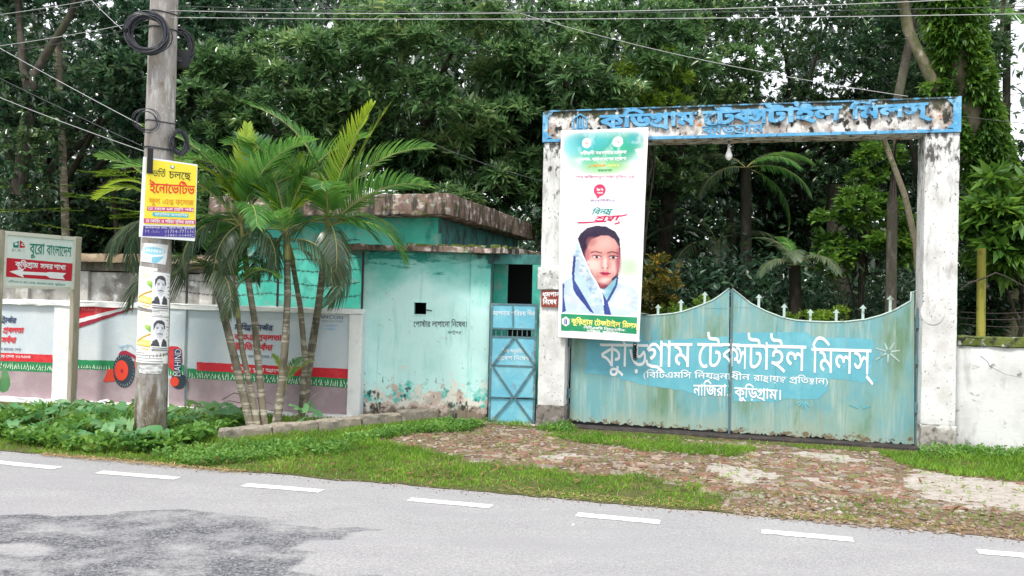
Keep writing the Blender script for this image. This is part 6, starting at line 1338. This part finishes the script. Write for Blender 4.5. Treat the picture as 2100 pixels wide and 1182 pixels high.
C = scatter(5200, wp_); k = fbm(C[:, 0], C[:, 1], 2.2, 121) > .40; C = C[k]; n = len(C); pf = np.clip(np.hypot(C[:, 0] - pb0.x, C[:, 1] - (pb0.y - .3))/.5, .15, 1); zc_ = height(C[:, 0], C[:, 1]) + .03 + .17*pf*fbm(C[:, 0], C[:, 1], 1.6, 131)*rng.random(n)**.5
_, v_ = uvf(MF, C[:, 0], C[:, 1]); kk = v_ < -.15; C, zc_ = C[kk], zc_[kk]; n = len(C)
W3 = np.stack([C[:, 0], C[:, 1], zc_], 1); A3 = np.stack([rng.normal(0, .4, n), rng.normal(0, .4, n), np.ones(n)], 1); sp = fbm(C[:, 0], C[:, 1], 3.1, 141) + rng.normal(0, .08, n); a3 = sp < .46; b3 = (sp >= .46) & (sp < .56); c3 = sp >= .56
V, T = join([whorls(W3[a3], A3[a3], 5, .075, .05, .3, 1.4), whorls(W3[b3], A3[b3], 7, .05, .022, .2, .9), whorls(W3[c3][::2], A3[c3][::2], 4, .12, .085, .4, 1.3)])
wd_ = fmesh('weeds', V, T, m_weed); tag(wd_, kind='stuff')
strip = [G([(700, 912), (905, 876), (1000, 878), (960, 890), (830, 898), (720, 922)]), G([(1885, 930), (2150, 938), (2150, 952), (1885, 945)]), G([(1110, 884), (1165, 880), (1180, 895), (1110, 893)]), G([(300, 940), (480, 925), (700, 920), (720, 935), (400, 962)])]
Cs = np.concatenate([scatter(m, p) for m, p in zip((620, 380, 90, 700), strip)]); n = len(Cs); V, T = whorls(np.stack([Cs[:, 0], Cs[:, 1], height(Cs[:, 0], Cs[:, 1]) + rng.uniform(.02, .08, n)], 1), np.stack([rng.normal(0, .4, n), rng.normal(0, .4, n), np.ones(n)], 1), 5, .055, .024, .3, 1.2)
w2 = fmesh('low_weeds', V, T, m_weed); tag(w2, kind='stuff')
# fallen leaves
Cl = np.concatenate([scatter(260, soil_poly), scatter(160, soil2), scatter(260, G([(300, 960), (1100, 900), (1500, 960), (1500, 1050), (700, 985)]))]); nl_ = len(Cl)
V, T = kites(np.stack([Cl[:, 0], Cl[:, 1], height(Cl[:, 0], Cl[:, 1]) + .022 + rng.uniform(0, .02, nl_)], 1), np.stack([rng.normal(0, 1, nl_), rng.normal(0, 1, nl_), rng.normal(0, .2, nl_)], 1), nrm(np.array([0, 0, 1.]) + rng.normal(0, .3, (nl_, 3))), rng.uniform(.04, .11, nl_), rng.uniform(.015, .035, nl_), fold=.3)
tag(fmesh('fallen_leaves', V, T, m_browntw), kind='stuff')
# tiny weeds on the gravel
Cg = scatter(900, soil_poly); V, T = whorls(np.stack([Cg[:, 0], Cg[:, 1], height(Cg[:, 0], Cg[:, 1]) + .01], 1), np.stack([rng.normal(0, .5, len(Cg)), rng.normal(0, .5, len(Cg)), np.ones(len(Cg))], 1), 4, .035, .014, .2, 1.4); tag(fmesh('gravel_weeds', V, T, m_grass), kind='stuff')
# small stones and rubble on the forecourt
bm = bmesh.new(); bmesh.ops.create_icosphere(bm, subdivisions=1, radius=1); bv = np.array([tuple(v.co) for v in bm.verts]); bf = np.array([[v.index for v in f.verts] for f in bm.faces]); bm.free()
Cq = scatter(2600, soil_poly + []); Cq = np.concatenate([Cq, scatter(900, soil2)]); Cq = Cq[sandw(Cq[:, 0], Cq[:, 1]) < .5]; n = len(Cq); sz = rng.uniform(.006, .022, n)*rng.choice([1, 1, 1.6], n); ang = rng.uniform(0, 6.28, n)
vv = bv[None]*(1 + rng.normal(0, .18, (n, len(bv), 1)))*sz[:, None, None]*np.array([1.3, .9, .5]); vx = vv[..., 0]*np.cos(ang)[:, None] - vv[..., 1]*np.sin(ang)[:, None]; vy = vv[..., 0]*np.sin(ang)[:, None] + vv[..., 1]*np.cos(ang)[:, None]
V = np.stack([vx + Cq[:, 0:1], vy + Cq[:, 1:2], vv[..., 2] + height(Cq[:, 0], Cq[:, 1])[:, None] + .004], -1).reshape(-1, 3); T = (bf[None] + (np.arange(n)*len(bv))[:, None, None]).reshape(-1, 3)
ne = 900; ue = rng.uniform(-7.5, 7.5, ne); ve = -np.abs(rng.normal(0, .09, ne)); Ce = np.stack([RF.o[0] + ue*RF.ux[0] + ve*RF.uy[0], RF.o[1] + ue*RF.ux[1] + ve*RF.uy[1]], 1); se = rng.uniform(.003, .009, ne)
ve_ = bv[None]*(1 + rng.normal(0, .18, (ne, len(bv), 1)))*se[:, None, None]; V2 = np.stack([ve_[..., 0] + Ce[:, 0:1], ve_[..., 1] + Ce[:, 1:2], ve_[..., 2] + .008], -1).reshape(-1, 3); T2 = (bf[None] + (np.arange(ne)*len(bv))[:, None, None]).reshape(-1, 3)
m_rub = leafmat('rubble_chip', [(0, (.13, .08, .06)), (.4, (.22, .17, .13)), (.8, (.33, .29, .25)), (1, (.58, .55, .52))], rough=.95, trans=0, pos_scale=1); tag(fmesh('rubble', V, T, m_rub), kind='stuff'); tag(fmesh('road_grit', V2, T2, m_rub), kind='stuff')
# broad-leaved plants: every big leaf its own part
def leaf_shape(k):
    r = random.Random(k); n = 12; V = [(0, 0, 0)]; F = []
    out = []
    for i in range(n):
        a = -PI*.86 + 2*PI*.86*i/(n - 1); rad_ = (.62 + .38*math.cos(a)**2*(1 if math.cos(a) > 0 else .55))*(1 + r.gauss(0, .04)); x, y = rad_*math.cos(a)*1.05, rad_*math.sin(a)*.78
        out.append((x, y, -.18*(x*x + y*y) + .05*math.sin(5*a + k) + .10*abs(y)))
    V += out; F = [(0, i + 1, i + 2) for i in range(n - 1)]
    me = bpy.data.meshes.new('leaf'); me.from_pydata(V, [], F); me.update(); me.materials.append(m_taro); me.polygons.foreach_set('use_smooth', [True]*len(F)); return me
LS = [leaf_shape(k) for k in range(6)]
def broad_plant(label, x, y, n, h, r_, s0, group='broad leaved plants on the verge', nm='broad_leaf_plant'):
    z0 = float(height(np.array([x]), np.array([y]))[0]); o = thing(nm, label, 'plant', (x, y, z0), 0, group); st = MB()
    for k in range(n):
        a = random.uniform(0, 6.28); rr_ = r_*math.sqrt(random.random()); hh = h*random.uniform(.45, 1.1); p = Vector((rr_*math.cos(a), rr_*math.sin(a), hh)); st.tube([(rr_*.2*math.cos(a), rr_*.2*math.sin(a), -.01), (p.x*.7, p.y*.7, hh*.7), tuple(p)], .004, 4)
        l_ = bpy.data.objects.new('leaf', random.choice(LS)); COL.objects.link(l_); l_.parent = o; l_.location = p; s = s0*random.uniform(.65, 1.25); l_.scale = (s, s, s); l_.rotation_euler = (random.gauss(.35, .35), random.gauss(.15, .35), a + random.gauss(0, .5) if random.random() < .6 else random.uniform(0, 6.28))
    tag(st.build('stems', m_vein, o), kind='stuff')
plants = [(20, 870, 'at the far left edge below the direction sign'), (70, 862, 'left of the sign post foot'), (118, 880, 'in front of the sign post foot'), (60, 900, 'near the far left road edge'), (160, 860, 'right behind the sign post foot'), (195, 885, 'midway between sign post and utility pole'), (232, 866, 'against the red wedge wall panel'), (262, 884, 'just left of the utility pole foot'), (250, 905, 'in front and left of the pole foot'), (290, 920, 'right at the front of the pole foot'), (345, 890, 'just right of the pole foot'),
          (395, 880, 'between the pole and the palm clump'), (440, 868, 'left of the leaning palm below the mauve wall'), (480, 872, 'at the left root of the palm clump'), (215, 920, 'near the road left of the pole'), (150, 905, 'in the middle of the left weed bed')]
for x, y, lab in plants: gx, gy = gnd(x, y); broad_plant('low patch of broad green leaves ' + lab, gx, gy, random.randint(11, 15), .21, .33, .115)
gx, gy = gnd(622, 884); broad_plant('pair of upright round taro leaves right of the palm clump', gx, gy, 5, .30, .20, .13, None, 'taro_plant')
gx, gy = gnd(432, 884); broad_plant('single upright dark taro plant before the painted wall plinth', gx, gy, 4, .28, .14, .12, None, 'taro_plant')
p = atd(2, 775, 9.4); o = thing('hanging_leaf', 'large bright round leaf poking in at the left edge', 'leaf', (p.x, p.y, .0)); l_ = bpy.data.objects.new('leaf', LS[1]); COL.objects.link(l_); l_.parent = o; l_.location = (0, 0, p.z); l_.scale = (.17,)*3; l_.rotation_euler = (1.35, 1.3, .1); MB().tube([(-.1, .1, 0), (-.06, .05, p.z*.6), (0, 0, p.z)], .006, 5).build('stem', m_vein, o)
# small fern in the gap between wall and booth, and creeping moss
gx, gy = gnd(733, 860); o = thing('fern', 'small dark fern in the gap between painted wall and booth', 'fern', (gx, gy - .05, .22)); n = 60
V, T = kites(np.tile([0, 0, .0], (n, 1)) + np.stack([rng.normal(0, .02, n), rng.normal(0, .02, n), rng.uniform(-.1, .30, n)], 1), sph(n) + np.array([0, -.5, .2]), np.tile([0, 0, 1.], (n, 1)), rng.uniform(.06, .14, n), rng.uniform(.015, .03, n)); fmesh('leaves', V, T, m_bluel, o)
# dead twigs in the palm clump
for k, (pts, lab) in enumerate((([(455, 820), (480, 806), (520, 815), (560, 830)], 'dry twig crossing the leaning palms at mid height'), ([(590, 870), (612, 850), (640, 815), (660, 800)], 'thin dry twig rising right of the clump'), ([(452, 835), (470, 822), (500, 828)], 'short dry twig low on the left of the clump'))):
    o = thing('dry_twig', lab, 'twig', (0, 0, 0), 0, 'dry twigs among the palms'); MB().tube(at_([(x, y, 10.5) for x, y in pts]), [.007, .006, .005, .003][:len(pts)], 5).build('stem', m_wood, o)
# litter
for x, y, s, lab, m_ in ((216, 850, .10, 'crumpled white plastic bag among the leaves left of the pole', m_letter), (62, 912, .045, 'small pinkish paper scrap near the road edge at left', M('pink_scrap', (.75, .5, .48), rough=.6)), (90, 842, .05, 'white plastic scrap beside the sign post foot', m_letter), (1175, 1078, .012, 'tiny white bottle cap on the road shoulder', m_letter), (30, 850, .06, 'white wrapper at the far left among the leaves', m_letter)):
    gx, gy = gnd(x, y); V = []; nn = 7
    for i in range(nn):
        for j in range(nn): V.append((s*(i/(nn - 1) - .5)*2 + random.gauss(0, s*.12), s*(j/(nn - 1) - .5)*1.5 + random.gauss(0, s*.12), s*.5*max(0, 1 - ((i - 3)/3)**2 - ((j - 3)/3)**2*.7) + abs(random.gauss(0, s*.12))))
    F = [(i*nn + j, (i + 1)*nn + j, (i + 1)*nn + j + 1, i*nn + j + 1) for i in range(nn - 1) for j in range(nn - 1)]
    z0 = float(height(np.array([gx]), np.array([gy]))[0]) + (.12 if s > .09 else .03 if s > .02 else 0); o = mesh('litter', V, F, m_); o.location = (gx, gy, z0); o.rotation_euler = (random.gauss(0, .2), random.gauss(0, .2), random.random()*3); tag(o, lab, 'litter')
# dry straw along the asphalt edge
n = 900; q = rng.random(n); e0, e1 = np.array(gnd(90, 935)), np.array(gnd(500, 972)); C = e0 + (e1 - e0)*q[:, None] + rng.normal(0, .035, (n, 2)); q2 = rng.random(n); a0, a1 = np.array(gnd(1050, 1012)), np.array(gnd(2150, 1108)); C2 = a0 + (a1 - a0)*q2[:, None] + rng.normal(0, .06, (n, 2)) + np.array([0, .05]); C = np.concatenate([C, C2]); n = len(C)
V, T = kites(np.stack([C[:, 0], C[:, 1], np.full(n, .02)], 1), np.stack([rng.normal(0, 1, n), rng.normal(0, 1, n), rng.normal(0, .15, n)], 1), np.tile([0, 0, 1.], (n, 1)), rng.uniform(.03, .09, n), rng.uniform(.004, .010, n))
tag(fmesh('dry_straw', V, T, leafmat('straw', [(0, (.30, .20, .08)), (1, (.55, .42, .22))], rough=.8, trans=.1)), kind='stuff')
